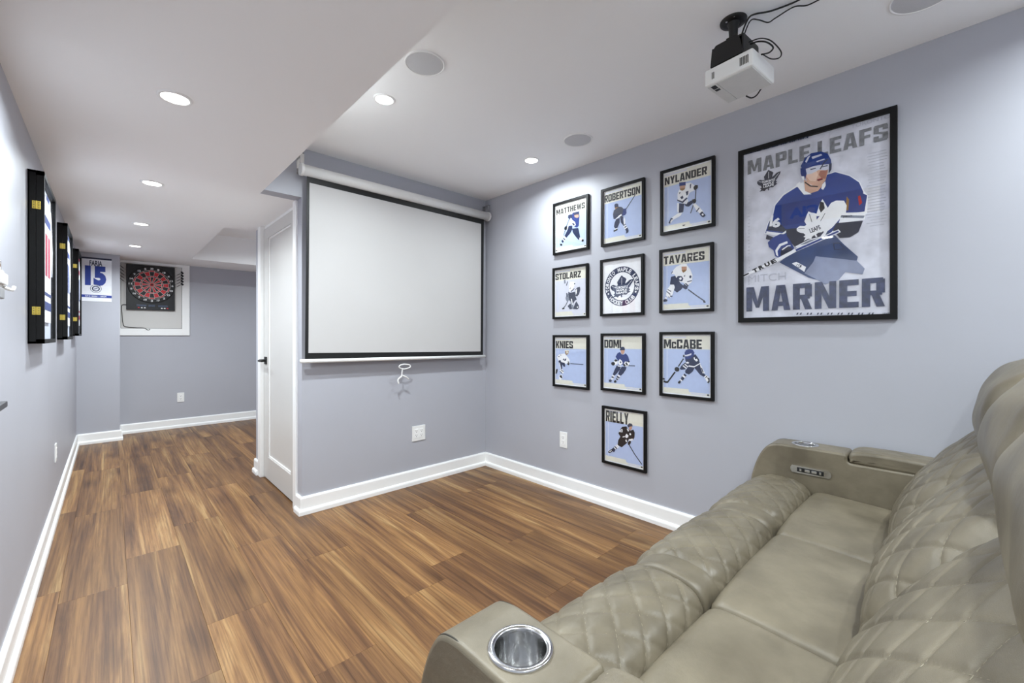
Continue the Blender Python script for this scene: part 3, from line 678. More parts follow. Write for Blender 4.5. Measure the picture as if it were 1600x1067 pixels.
LEAF = [(470, 360), (500, 402), (545, 430), (578, 470), (560, 520), (548, 578), (600, 540), (640, 500), (690, 485), (740, 480), (722, 545), (690, 592), (668, 640), (630, 690), (662, 730), (630, 752), (668, 780), (612, 812), (570, 848), (510, 836), (472, 850), (482, 900), (455, 906), (445, 850), (400, 868), (380, 905), (330, 880), (255, 896), (300, 842), (270, 810), (312, 790), (290, 742), (240, 712), (200, 650), (208, 602), (270, 575), (340, 612), (376, 602), (360, 520), (400, 460), (430, 410)]
def leaf(S, key, c, size, tkey='W', lettering=True, rot=0, sx=1.0):
    """crest leaf centred on c, size = height"""
    m_ = Matrix.Rotation(rot, 2)
    f = lambda p: tuple(Vector(c)+m_@Vector(((p[0]-468)/545*size*sx*1.02, (633-p[1])/545*size)))
    S.poly(key, [f(p) for p in LEAF])
    S.line(tkey, size*.018, [f((470, 420)), f((468, 590))])
    S.line(tkey, size*.018, [f((700, 515)), f((600, 630))]); S.line(tkey, size*.018, [f((235, 615)), f((330, 655))])
    if lettering:
        for tx, (x0, y0), (x1, y1) in (('TORONTO', (318, 690), (612, 628)), ('MAPLE', (345, 752), (588, 702)), ('LEAFS', (345, 812), (588, 764))):
            a, b = f((x0, y0)), f((x1, y1)); cx_, cy_ = (a[0]+b[0])/2, (a[1]+b[1])/2
            hw, hh = (x1-x0)/545*size*sx*.51, (y0-y1)/545*size*.5
            S.text(tkey, tx, cx_-hw, cx_+hw, cy_-hh, cy_+hh, .03, rot)
yl, yr, z0, z1 = FRAMES['LOGO']
t = frame_things('framed_crest_print', 'black-framed white print with round navy hockey club crest in the middle of the grid', yl, yr, z0, z1, BAR, 'small framed hockey prints on the right wall')
S = Sheet(sheet_on_wall(XR-.0086)); cc = pix((920, 380), .1218)((421, 552)); RO = (z1-z0)*.338
S.poly('W', [(-yl+BAR, z0+BAR), (-yr-BAR, z0+BAR), (-yr-BAR, z1-BAR), (-yl+BAR, z1-BAR)])
S.ring('N', cc, RO*.71, RO)
S.arc_text('W', 'TORONTO MAPLE LEAFS', cc, RO*.855, RO*.2, math.pi/2, math.radians(215))
S.arc_text('W', 'HOCKEY CLUB', cc, RO*.855, RO*.2, -math.pi/2, math.radians(105), True)
for an in (math.radians(203), math.radians(-23)): S.ell('W', (cc[0]+RO*.855*math.cos(an), cc[1]+RO*.855*math.sin(an)), RO*.05, RO*.05, 5)
leaf(S, 'N', (cc[0], cc[1]), RO*1.12, sx=1.18)
finish(t, yl, yr, z0, z1, BAR, S, M_WHITEP)

# large player poster
yl, yr, z0, z1 = .813, .176, 1.243, 2.167; BB = .024
t = frame_things('framed_poster', 'large black-framed poster of a hockey player in blue, reading MAPLE LEAFS and MARNER', yl, yr, z0, z1, BB, depth=.022)
S = Sheet(sheet_on_wall(XR-.0086), .00003); A = pix((1150, 155), .16872); B = pix((1150, 320), .17808)
M_POST = mat('poster_paper', srgb(214, 215, 226), .55, noise=.16, scale=14, spec=.3)
M_SILV = mat('ink_silver_letters', srgb(122, 124, 130), .55, noise=.35, scale=60)
M_NAVYD = mat('ink_navy_distressed', srgb(46, 54, 86), .55, noise=.55, scale=55)
M_PALE = mat('ink_pale_letters', srgb(188, 190, 202), .55, noise=.06, scale=60)
M_JERSEY = mat('ink_jersey_blue', srgb(26, 56, 132), .55, noise=.14, scale=12)
M_JDARK = mat('ink_jersey_dark', srgb(28, 34, 58), .55, noise=.2, scale=18)
M_PANTS = mat('ink_pants', srgb(52, 70, 112), .55, noise=.25, scale=16)
M_FADE = mat('ink_fade', srgb(140, 148, 176), .55, noise=.15, scale=16)
def btext(key, tx, bl, tr, cv, bold, rot=0):
    a, b = cv(bl), cv(tr)
    if bold == 'block': return S.block(key, tx, a[0], b[0], a[1], b[1], .14)
    S.text(key, tx, a[0], b[0], a[1], b[1], bold, rot)
a0, a1 = -(yl-BB), -(yr+BB)
S.poly(M_POST, [(a0, z0+BB), (a1, z0+BB), (a1, z1-BB), (a0, z1-BB)])
for i in range(26):      # scuffed strip of marks down the right side
    zz = z0+.42+i*.013; S.line(M_PALE, .004, [(a1-.075+random.uniform(-.01, .01), zz), (a1-.012+random.uniform(-.01, .005), zz)])
for i in range(30):
    zz = z0+.15+i*.018; S.line(M_PALE, .004, [(a0+.022+random.uniform(-.003, .003), zz), (a0+.030, zz)])
btext(M_SILV, 'MAPLE LEAFS', (108, 700), (1408, 216), A, 'block')
btext(M_PALE, 'TORONTO', (1065, 272), (1430, 135), A, .01)
leaf(S, M_JDARK, A((302, 748)), .107)
# figure
S.poly('W', [A(p) for p in [(595, 778), (432, 884), (358, 978), (338, 1067), (292, 1150), (262, 1245), (420, 1268), (620, 1340), (800, 1320), (1020, 1120), (1120, 1090), (1215, 1060), (1222, 890), (1186, 850), (1146, 764), (1054, 704), (922, 668), (838, 694)]])
S.poly(M_JERSEY, [A(p) for p in [(600, 790), (440, 890), (365, 980), (345, 1067), (300, 1150), (270, 1240), (420, 1260), (620, 1330), (800, 1310), (1010, 1110), (1110, 1080), (1180, 860), (1140, 770), (1050, 710), (920, 675), (840, 700), (760, 850), (640, 870)]])
S.poly(M_JDARK, [B(p) for p in [(300, 130), (275, 222), (440, 240), (450, 300), (520, 370), (640, 335), (760, 270), (800, 215), (560, 200), (440, 215), (380, 160)]])
S.poly(M_PANTS, [B(p) for p in [(380, 505), (640, 640), (720, 660), (860, 650), (1060, 490), (1070, 455), (950, 350), (870, 270), (800, 230), (650, 330), (520, 380), (450, 450)]])
S.poly(M_FADE, [B(p) for p in [(600, 600), (680, 500), (700, 450), (770, 460), (880, 470), (1060, 490), (1130, 560), (1110, 610), (960, 590), (900, 660), (780, 700), (700, 650)]])
S.poly('W', [B(p) for p in [(490, 515), (530, 500), (615, 545), (600, 588)]]); btext('D', 'CCM', (528, 555), (575, 520), B, .02, -.3)
S.poly('D', [B(p) for p in [(850, 335), (915, 330), (960, 390), (860, 398)]]); S.poly(M_PANTS, [B(p) for p in [(862, 345), (908, 340), (944, 384), (870, 390)]])
# far arm and glove
S.poly(M_JERSEY, [A(p) for p in [(1010, 880), (1130, 850), (1215, 890), (1190, 1040), (1050, 1060), (1000, 970)]])
S.poly('R', [A(p) for p in [(1130, 900), (1150, 890), (1170, 960), (1140, 985)]]); S.poly('O', [A(p) for p in [(1025, 900), (1048, 930), (1040, 1030), (1018, 1030)]])
S.poly('W', [A(p) for p in [(880, 960), (930, 938), (1000, 940), (1026, 985), (1018, 1050), (960, 1110), (890, 1190), (830, 1235), (760, 1200), (790, 1100)]])
S.poly('W', [B(p) for p in [(930, 70), (1140, 65), (1130, 130), (900, 165)]])
S.poly('G', [B(p) for p in [(925, 90), (1130, 95), (1118, 118), (915, 112)]]); btext('K', 'PRO', (940, 116), (1020, 88), B, .03)
S.poly(M_JDARK, [B(p) for p in [(880, 160), (1115, 140), (1075, 240), (1000, 285), (910, 290), (850, 225)]])
# jersey crest and hem
leaf(S, 'W', B((672, 170)), .135, M_JDARK, False, rot=.25); btext(M_JDARK, 'LEAFS', (645, 240), (742, 185), B, .03, .3)
S.poly('W', [B(p) for p in [(700, 100), (735, -10), (760, -50), (790, 0), (808, 30), (785, 60), (750, 100)]]); S.poly(M_JDARK, [B(p) for p in [(728, 30), (740, -30), (770, -20), (780, 30), (745, 70)]])
S.poly('W', [B(p) for p in [(520, 365), (640, 305), (740, 280), (790, 215), (800, 235), (770, 295), (660, 335), (545, 385)]])
S.poly('G', [B(p) for p in [(560, 352), (640, 312), (740, 288), (700, 310), (620, 345)]])
# sleeve stripes, number, glove
S.poly('W', [B(p) for p in [(268, 232), (405, 250), (440, 225), (440, 245), (400, 268), (265, 258)]])
btext('W', '1', (300, 190), (322, 92), B, .03, -.15); btext('W', '6', (318, 205), (392, 108), B, .05, -.12)
S.poly(M_JDARK, [B(p) for p in [(262, 300), (270, 262), (330, 285), (300, 310)]])
S.poly(M_JERSEY, [B(p) for p in [(280, 330), (320, 290), (390, 255), (440, 262), (480, 320), (512, 380), (460, 440), (390, 475), (345, 450), (330, 400), (290, 370)]])
S.poly('W', [B(p) for p in [(345, 400), (380, 345), (450, 318), (455, 338), (395, 362), (365, 405), (372, 455), (352, 440)]])
S.poly(M_JDARK, [B(p) for p in [(390, 440), (400, 380), (450, 360), (500, 385), (455, 440), (410, 462)]]); S.line('W', .006, [B((405, 395)), B((455, 360)), B((480, 358))])
# stick
S.poly('W', [B(p) for p in [(58, 618), (340, 480), (520, 385), (900, 215), (920, 240), (530, 410), (350, 510), (60, 640)]])
S.poly(M_JERSEY, [B(p) for p in [(520, 392), (895, 226), (905, 238), (530, 408)]])
for tx, x0, y0 in (('T', 170, 575), ('R', 222, 548), ('U', 275, 522), ('E', 330, 496)):
    a = B((x0, y0)); S.text('K', tx, a[0]-.012, a[0]+.012, a[1]-.011, a[1]+.011, .06, .42)
S.poly('K', [B(p) for p in [(58, 620), (110, 596), (116, 606), (60, 634)]])
# neck, head, helmet
S.poly('W', [A(p) for p in [(555, 795), (590, 765), (650, 850), (700, 880), (630, 885)]])
S.poly((M_SKIN := mat('ink_skin', srgb(214, 170, 146), .55, noise=.1, scale=30)), [A(p) for p in [(630, 740), (700, 800), (810, 790), (760, 850), (690, 872), (640, 850)]])
S.poly('W', [A(p) for p in [(800, 790), (828, 760), (832, 800), (808, 840), (790, 830)]])
S.poly(M_SKIN, [A(p) for p in [(640, 640), (860, 590), (850, 680), (830, 750), (790, 800), (720, 805), (660, 770), (640, 710)]])
S.poly(mat('ink_skin_lit', srgb(236, 204, 184), .55, noise=.05, scale=30), [A(p) for p in [(650, 660), (740, 640), (760, 700), (740, 760), (690, 760), (655, 720)]])
S.poly(mat('ink_skin_shade', srgb(170, 112, 92), .55, noise=.1, scale=30), [A(p) for p in [(780, 665), (848, 655), (830, 740), (790, 730), (765, 700)]])
S.poly('R', [A(p) for p in [(750, 742), (800, 730), (806, 744), (765, 760)]]); S.line('K', .004, [A((752, 752)), A((805, 742))])
S.poly('P', [A(p) for p in [(640, 650), (720, 620), (865, 585), (880, 640), (830, 660), (770, 655), (700, 690), (650, 700)]])
S.line('D', .005, [A((690, 652)), A((740, 640))]); S.line('D', .005, [A((800, 628)), A((850, 615))])
S.line('K', .005, [A((640, 770)), A((690, 805)), A((760, 810))])
S.poly(M_JERSEY, [A(p) for p in [(600, 620), (640, 545), (700, 500), (790, 485), (850, 505), (880, 560), (885, 600), (820, 605), (720, 620), (650, 645), (610, 640)]])
S.poly('B', [A(p) for p in [(598, 640), (645, 640), (655, 690), (640, 750), (615, 735), (600, 690)]]); S.poly('W', [A(p) for p in [(608, 715), (632, 715), (638, 750), (618, 748)]]); S.poly('D', [A(p) for p in [(862, 600), (888, 595), (885, 650), (862, 690)]])
S.poly('P', [A(p) for p in [(640, 580), (665, 535), (690, 520), (655, 590)]]); S.poly('P', [A(p) for p in [(700, 535), (790, 508), (800, 520), (710, 555)]]); S.poly('P', [A(p) for p in [(745, 575), (820, 550), (824, 560), (750, 585)]])
S.line(M_JDARK, .005, [A((780, 650)), A((815, 590)), A((850, 555))])
# names
btext(M_PALE, 'MITCH', (108, 684), (440, 590), B, -.004)
btext(M_NAVYD, 'MARNER', (92, 936), (1308, 634), B, 'block')
for i in range(24):
    x = 500+i*30; S.poly('D' if i % 3 else 'P', [B((x, 965)), B((x+14, 963)), B((x+20, 945)), B((x+6, 947))])
btext('D', 'LEAFS', (1290, 968), (1350, 945), B, .03)
for i in range(30):
    x = 75+i*20; S.poly('N' if i % 4 else 'G', [A((x, 540-x*.27)), A((x+16, 536-x*.27)), A((x+18, 520-x*.27)), A((x+2, 522-x*.27))])
finish(t, yl, yr, z0, z1, BB, S, M_POST)

# ================================================================== projector, its mount and cables
def yawed(px, py, yaw):
    c, s = math.cos(yaw), math.sin(yaw)
    return lambda x, y, z: Vector((px+x*c-y*s, py+x*s+y*c, z))
PX, PY, PYAW = 1.767, .602, -.10
t = thing('projector_mount', (PX, PY, ZC), 'black ceiling mount with round plate holding the projector', 'mount', None, PYAW)
bm = nb(); lathe(bm, [(.0005, -.010), (.030, -.010), (.047, -.005), (.048, 0)], n=40); obj('ceiling_plate', bm, M_MBLK, t, True)
bm = nb(); lathe(bm, [(.024, -.008), (.017, -.022), (.015, -.075)], n=28); obj('post', bm, M_MBLK, t, True)
bm = nb(); cyl(bm, (-.005, -.032, -.090), (-.005, .022, -.090), .019, n=24); box(bm, -.02, .02, -.02, .02, -.088, -.066, .004); obj('tilt_joint', bm, M_MBLK, t)
bm = nb(); box(bm, -.062, .062, -.066, .044, -.114, -.107, .002)
prism(bm, [(-.066, -.182), (-.056, -.128), (-.046, -.107), (.034, -.107), (.050, -.122), (.056, -.182)], 'x', -.070, -.064)
box(bm, -.066, .066, .046, .052, -.182, -.110, .002); box(bm, .060, .066, -.06, .048, -.182, -.110, .002); box(bm, -.066, .066, -.066, -.060, -.182, -.110, .002)
obj('bracket', bm, M_MBLK, t)
for x, y in ((-.03, .012), (-.032, -.018)):
    bm = nb(); cyl(bm, (x, y, -.0075), (x, y, -.0105), .004, n=10); obj('screw', bm, M_STEEL, t)
t = thing('projector', (1.787, .587, 2.150), 'small white projector hanging under the ceiling mount', 'projector', None, PYAW)
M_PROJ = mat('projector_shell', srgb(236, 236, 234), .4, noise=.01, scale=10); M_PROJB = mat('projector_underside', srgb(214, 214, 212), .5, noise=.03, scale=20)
bm = nb(); box(bm, -.095, .095, -.090, .090, .002, .066, .008, 3); obj('body', bm, M_PROJ, t)
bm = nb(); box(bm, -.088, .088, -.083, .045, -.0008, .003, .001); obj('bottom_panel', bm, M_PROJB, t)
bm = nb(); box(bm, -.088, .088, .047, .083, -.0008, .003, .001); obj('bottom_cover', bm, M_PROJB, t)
for k in range(6):
    bm = nb(); box(bm, -.0962, -.094, -.074+k*.0055, -.0712+k*.0055, .018, .048); obj('vent_slot', bm, M_SLOT, t)
for k in range(2):
    bm = nb(); box(bm, -.0962, -.094, .052+k*.006, .0548+k*.006, .020, .046); obj('vent_slot', bm, M_SLOT, t)
bm = nb(); box(bm, -.082, -.056, .054, .072, -.0022, -.0004, .001); box(bm, -.050, -.036, .054, .072, -.0022, -.0004, .001); obj('foot_recess', bm, M_MBLK, t)
bm = nb(); cyl(bm, (.03, .0865, .034), (.03, .0905, .034), .026, n=28); obj('lens_ring', bm, M_MBLK, t)
bm = nb(); cyl(bm, (.03, .0900, .034), (.03, .0912, .034), .019, n=28); obj('lens', bm, mat('lens_glass', srgb(30, 32, 50), .05, noise=.1, coat=1.0), t)
def cable(name, pts, r, label, m=M_MBLK):
    bm = nb(); tube(bm, pts, r, 8, 7); return tag(obj(name, bm, m, None, True), label, 'cable', 'projector cables')
def zp(u, v, z): d = ray(u, v); return CP+d*((z-CAM_H)/d.z)
cable('power_cable', [zp(1155, 68, 2.285), zp(1162, 45, 2.33), zp(1170, 28, 2.37), zp(1180, 22, 2.39), zp(1205, 17, 2.394), zp(1240, 4, 2.396), zp(1262, -8, 2.396)], .0032, 'thicker black cable running from the mount along the ceiling to the back')
cable('video_cable', [zp(1160, 62, 2.29), zp(1172, 33, 2.36), zp(1185, 31, 2.385), zp(1200, 35, 2.385), zp(1212, 28, 2.39), zp(1240, 11, 2.395), zp(1262, 8, 2.396), zp(1290, -6, 2.396)], .0023, 'thinner wavy black cable running from the mount along the ceiling')
cable('looped_cable', [zp(1170, 66, 2.265), zp(1188, 60, 2.26), zp(1205, 64, 2.25), zp(1220, 80, 2.23), zp(1218, 90, 2.21), zp(1205, 92, 2.20), zp(1192, 85, 2.195)], .0022, 'black cable hanging in a wide loop beside the projector')
cable('plug_cable', [zp(1172, 69, 2.262), zp(1184, 65, 2.26), zp(1198, 66, 2.25), zp(1208, 74, 2.235), zp(1202, 82, 2.22), zp(1190, 85, 2.20)], .0028, 'short thick black cable bent into the side of the projector')

cable('audio_cable', [zp(1166, 150, 2.165), zp(1174, 153, 2.165), zp(1182, 149, 2.17), zp(1189, 139, 2.18)], .0028, 'short black cable hooked under the back edge of the projector')

# ================================================================== jersey display cases on the left wall
M_BACKP = mat('case_lining', srgb(200, 206, 222), .7, noise=.04, scale=6)
M_JW = mat('jersey_white', srgb(232, 234, 240), .8, noise=.04, scale=20, bump=.4, bscale=150)
M_JB = mat('jersey_blue', srgb(38, 58, 120), .8, noise=.1, scale=20); M_JR = mat('jersey_red', srgb(170, 52, 80), .8, noise=.1, scale=20)
def case(y0, z0, z1, label, stripe, trimc):
    L = .55; D = .05; bw = .020
    t = thing('jersey_display_case', (XL, y0, z0), label, 'display case', 'jersey display cases on the left wall'); H = z1-z0
    for nm, a, b in (('case_body', 0, .0245), ('door_frame', .0255, D)):
        bm = nb()
        box(bm, a, b, 0, bw*.5 if a == 0 else bw, 0, H); box(bm, a, b, L-(bw*.5 if a == 0 else bw), L, 0, H)
        box(bm, a, b, 0, L, 0, bw*.5 if a == 0 else bw); box(bm, a, b, 0, L, H-(bw*.5 if a == 0 else bw), H)
        if a == 0: box(bm, 0, .004, 0, L, 0, H)
        obj(nm, bm, M_BLACK, t)
    bm = nb(); box(bm, .028, .032, .014, L-.014, .014, H-.014); obj('lining', bm, M_BACKP, t)
    yc = L/2
    pts = [(yc-.15, .10), (yc+.15, .10), (yc+.155, H*.62), (yc+.235, H*.45), (yc+.25, H*.62), (yc+.17, H*.86), (yc+.06, H*.93), (yc-.06, H*.93), (yc-.17, H*.86), (yc-.25, H*.62), (yc-.235, H*.45), (yc-.155, H*.62)]
    bm = nb(); prism(bm, pts, 'x', .032, .040); j = obj('jersey', bm, M_JW, t)
    for a, b, c, d, m in ((yc-.15, yc+.15, .16, .20, trimc), (yc-.15, yc+.15, .23, .245, trimc), (yc-.10, yc-.02, H*.42, H*.68, stripe), (yc+.02, yc+.10, H*.42, H*.68, stripe), (yc-.12, yc+.12, H*.74, H*.79, trimc), (yc-.06, yc+.06, H*.9, H*.93, trimc)):
        bm = nb(); box(bm, .0395, .0410, a, b, c, d); obj('number_patch' if m is stripe else 'stripe', bm, m, j)
    bm = nb(); box(bm, .032, .034, .05, .17, .05, .30); obj('photo_card', bm, M_JR if stripe is M_JB else M_JB, t)
    bm = nb(); box(bm, .0435, .0450, bw*.8, L-bw*.8, bw*.8, H-bw*.8); obj('glass_pane', bm, M_GLASS, t)
    for z in (H*.19, H*.80):
        bm = nb(); box(bm, .013, .0255, -.0025, 0, z-.018, z+.018, .0008); box(bm, .0265, .039, -.0025, 0, z-.018, z+.018, .0008); cyl(bm, (.026, -.003, z-.018), (.026, -.003, z+.018), .0022, n=10)
        h = obj('hinge', bm, M_BRASS, t); h['label'] = 'brass hinge'
        bm = nb()
        for x in (.0185, .0335):
            for dz in (-.011, 0, .011): cyl(bm, (x, -.003, z+dz), (x, -.0024, z+dz), .0017, n=8)
        obj('hinge_screw', bm, M_SLOT, h)
case(2.827, 1.136, 1.910, 'nearest black jersey display case with brass hinges on the left wall', M_JR, M_JB)
case(4.237, 1.146, 1.950, 'middle black jersey display case on the left wall', M_JB, M_JB)
case(5.650, 1.172, 1.985, 'farthest black jersey display case, right beside the number 15 banner', M_JB, M_JR)

# ================================================================== banner with the number 15
t = thing('jersey_banner', (-.118, YJ, 1.548), 'white and blue banner reading FARIA 15 on the short wall', 'banner')
bm = nb(); box(bm, -.244, .008, YJ-.004, YJ-.001, 1.548, 2.026); pr = at(obj('cloth', bm, ink(236, 237, 243), t), t)
S = Sheet(lambda a, b, h: (a, YJ-.0042-h, b)); 
def F(p): q = on_y(118+p[0]*.089, 385+p[1]*.089, YJ); return (q.x, q.z)
M_ROY = mat('ink_royal', srgb(32, 58, 148), .6, noise=.04)
S.poly(M_JDARK, [(-.244, 2.008), (.008, 2.008), (.008, 2.026), (-.244, 2.026)])
a, b = F((245, 335)), F((470, 262)); S.text('D', 'FARIA', a[0], b[0], a[1], b[1], .03)
a, b = F((165, 680)), F((540, 360)); S.text(M_ROY, '15', a[0], b[0], a[1], b[1], .07)
c = F((358, 742)); S.ring('G', c, .0395, .045); S.ell('N', c, .031, .031); S.ell('P', c, .022, .022); S.line('N', .006, [(c[0]-.014, c[1]-.008), (c[0]+.014, c[1]+.010)])
S.poly(M_ROY, [(-.244, F((70, 885))[1]), (.008, F((70, 885))[1]), (.008, F((70, 838))[1]), (-.244, F((70, 838))[1])])
z_ = (F((70, 885))[1]+F((70, 838))[1])/2; S.text('W', 'U14 2023 - 2024', -.20, -.035, z_-.007, z_+.007, .03)
S.build('printed_image', pr)

# ================================================================== boarded window with the dartboard
wn = bpy.data.objects.new('window_1', None); wn.location = (.40, YF, 1.178); link(wn); struct(wn, 'white boarded window panel with frame below the hall ceiling')
WX0, WX1, WZ0, WZ1 = .077, .740, 1.178, ZL-.002
bm = nb()
for a in ((WX0, .085, WZ0, WZ1), (.662, WX1, WZ0, WZ1), (.085, .662, WZ0, 1.262), (.085, .662, 2.045, WZ1)): box(bm, a[0], a[1], YF-.018, YF-.001, a[2], a[3], .001)
at(obj('window_frame', bm, M_TRIM, wn), wn)
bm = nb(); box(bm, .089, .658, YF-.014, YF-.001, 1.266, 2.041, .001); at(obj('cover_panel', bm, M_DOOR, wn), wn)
bm = nb(); box(bm, .085, .662, YF-.006, YF-.0015, 1.262, 2.045); at(obj('shadow_gap', bm, M_SLOT, wn), wn)
DY = YF-.014; dx0, dx1, dz0, dz1 = .134, .588, 1.488, 2.034
t = thing('dartboard', (.361, DY, dz0), 'black electronic dartboard with red segments on the white window panel', 'dartboard')
bm = nb(); box(bm, dx0, dx1, DY-.030, DY, dz0, dz1, .004); at(obj('cabinet', bm, mat('dartboard_shell', srgb(24, 25, 28), .45, noise=.2, scale=20), t), t)
cx_, cz_, R_ = .366, 1.798, .172
fy = DY-.030
bm = nb(); cyl(bm, (cx_, fy, cz_), (cx_, fy-.006, cz_), .225, .218, n=56); at(obj('number_ring', bm, M_MBLK, t), t)
M_DRED = mat('segment_red', srgb(200, 38, 48), .45, noise=.06); M_DBLK = mat('segment_black', srgb(22, 22, 24), .5, noise=.1); M_WIRE = mat('spider_white', srgb(214, 208, 204), .5, noise=.05)
def seg(bm, r0, r1, a0, a1, y0, y1, n=4):
    o = [(cx_+r*math.sin(a0+(a1-a0)*i/n), cz_+r*math.cos(a0+(a1-a0)*i/n)) for r, rng in ((r1, range(n+1)), (r0, range(n, -1, -1))) for i in rng]
    prism(bm, o, 'y', y0, y1)
bmr, bmk = nb(), nb()
for i in range(20):
    a = math.radians(18*i-9)+.012; b = math.radians(18*i+9)-.012
    for k, (r0, r1) in enumerate(((.022, .092), (.095, .106), (.109, .158), (.161, R_))):
        red = (i % 2 == 1) ^ (k in (1, 3)); red = (i % 2 == 1) if k in (0, 2) else (i % 2 == 0)
        seg(bmr if red else bmk, r0, r1, a, b, fy-.006, fy-.012, 3)
at(obj('red_segments', bmr, M_DRED, t), t)['kind'] = 'stuff'; at(obj('black_segments', bmk, M_DBLK, t), t)['kind'] = 'stuff'
bm = nb()
for i in range(20):
    a = math.radians(18*i-9); p = Vector((math.sin(a), 0, math.cos(a)))
    cyl(bm, Vector((cx_, fy-.0125, cz_))+p*.02, Vector((cx_, fy-.0125, cz_))+p*(R_+.004), .0018, n=6)
for r in (.0935, .1075, .1595, R_+.004):
    tube(bm, [(cx_+r*math.sin(2*math.pi*i/40), fy-.0125, cz_+r*math.cos(2*math.pi*i/40)) for i in range(41)], .0018, 6, 0)
at(obj('wire_spider', bm, M_WIRE, t), t)
bm = nb(); cyl(bm, (cx_, fy-.006, cz_), (cx_, fy-.014, cz_), .009, n=16); at(obj('bullseye', bm, M_DBLK, t), t)
bm = nb(); tube(bm, [(cx_+.015*math.sin(2*math.pi*i/16), fy-.012, cz_+.015*math.cos(2*math.pi*i/16)) for i in range(17)], .005, 6, 0); at(obj('bull_ring', bm, M_DRED, t), t)
S = Sheet(lambda a, b, h: (a, fy-.0064-h, b))
for i, n in enumerate((20, 1, 18, 4, 13, 6, 10, 15, 2, 17, 3, 19, 7, 16, 8, 11, 14, 9, 12, 5)):
    a = math.radians(18*i); p = (cx_+.197*math.sin(a), cz_+.197*math.cos(a)); wd = .009 if n < 10 else .014
    S.ell(M_SLOT, p, .017, .017); S.text('W', str(n), p[0]-wd, p[0]+wd, p[1]-.011, p[1]+.011, .03); S.h -= 2*S.step
S.h = 0
o = S.build('number_print', t); o['kind'] = 'stuff'; o.matrix_parent_inverse = Matrix.Translation(-t.location)
for k in range(3):
    for x in (.245, .46):
        bm = nb(); box(bm, x+k*.028-.008, x+k*.028+.008, fy-.003, fy, 1.508, 1.520, .001); at(obj('button', bm, (M_PLAST if k else M_DRED) if x < .4 else (M_PLAST if k < 2 else M_DRED), t), t)
for x0, x1 in ((.225, .315), (.335, .395), (.425, .52)):
    bm = nb(); box(bm, x0, x1, fy-.002, fy, 1.530, 1.552, .001); at(obj('display', bm, mat('score_display', srgb(66, 76, 96), .3, noise=.2, scale=60), t), t)
M_FL = mat('dart_flight', srgb(22, 22, 26), .5, noise=.2)
def dart(p, q, label):
    p, q = Vector(p), Vector(q); d = (q-p); L = d.length
    t = thing('dart', p, label, 'dart', 'darts in the dartboard side holders')
    u = d.normalized(); s1 = u.orthogonal().normalized(); s2 = u.cross(s1)
    bm = nb(); cyl(bm, (0, 0, 0), u*L*.28, .001, .0016, n=8); obj('tip', bm, M_STEEL, t)
    bm = nb(); cyl(bm, u*L*.28, u*L*.62, .0035, n=10); obj('barrel', bm, M_MBLK, t)
    bm = nb(); cyl(bm, u*L*.62, u*L*.84, .002, n=8); obj('shaft', bm, M_MBLK, t)
    for k in range(2):
        s = (s1, s2)[k]; bm = nb()
        o = s2 if k == 0 else s1
        pts = [u*L*.76, u*L*.82+s*.018, u*L+s*.016, u*L*.97, u*L-s*.016, u*L*.82-s*.018]
        A_ = [bm.verts.new(v+o*.0004) for v in pts]; B_ = [bm.verts.new(v-o*.0004) for v in pts]
        bm.faces.new(A_); bm.faces.new(B_[::-1])
        for i in range(6): bm.faces.new((A_[i], A_[(i+1) % 6], B_[(i+1) % 6], B_[i]))
        obj('flight', bm, M_FL, t)
ORD = ('topmost', 'second', 'third', 'fourth', 'lowest')
for i in range(5):
    dart((dx0, fy+.004, 1.955-.038*i), (dx0-.082, fy-.075, 2.020-.038*i), '%s black dart in the left holder of the dartboard' % ORD[i])
    dart((dx1, fy+.004, 1.925-.036*i), (dx1+.075, fy-.075, 1.975-.036*i), '%s black dart in the right holder of the dartboard' % ORD[i])
bm = nb(); tube(bm, [(dx0, DY-.012, 1.545), (.10, DY-.008, 1.54), (.078+.015, DY-.006, 1.50), (.098, DY-.006, 1.43), (.105, DY-.006, 1.33), (.125, DY-.008, 1.285), (.22, DY-.008, 1.272), (.29, DY-.008, 1.27), (.33, DY-.008, 1.245), (.35, DY-.008, 1.255)], .0032, 8, 6)
tag(obj('adapter_cable', bm, M_MBLK, None, True), 'thin black power cord hanging from the dartboard onto the window frame', 'cable')

# ================================================================== scarf on the face of the dropped ceiling (seen mirrored in the poster glass)
t = thing('supporter_scarf', (XS, .85, 2.115), 'yellow and blue supporter scarf hung on the edge of the dropped ceiling', 'scarf')
M_YEL = mat('scarf_yellow', srgb(226, 196, 50), .85, noise=.08, scale=30); M_SBL = mat('scarf_blue', srgb(30, 60, 160), .85, noise=.08, scale=30)
bm = nb(); box(bm, XS+.001, XS+.006, .40, 1.02, 2.125, 2.315, .001); pr = at(obj('knit_panel', bm, M_YEL, t), t)
for a, b in ((1.02, 1.05), (1.05, 1.12)):
    bm = nb(); box(bm, XS+.001, XS+.006, a, b, 2.125, 2.315, .001); at(obj('end_stripe', bm, M_SBL if a > 1.03 else M_YEL, t), t)
bm = nb(); box(bm, XS+.001, XS+.006, .26, .40, 2.125, 2.315, .001); at(obj('end_stripe', bm, M_SBL, t), t)
S = Sheet(lambda a, b, h: (XS+.0063+h, a, b)); S.text(M_SBL, 'CIA', .78, .99, 2.175, 2.265, .05)
S.build('lettering', pr)

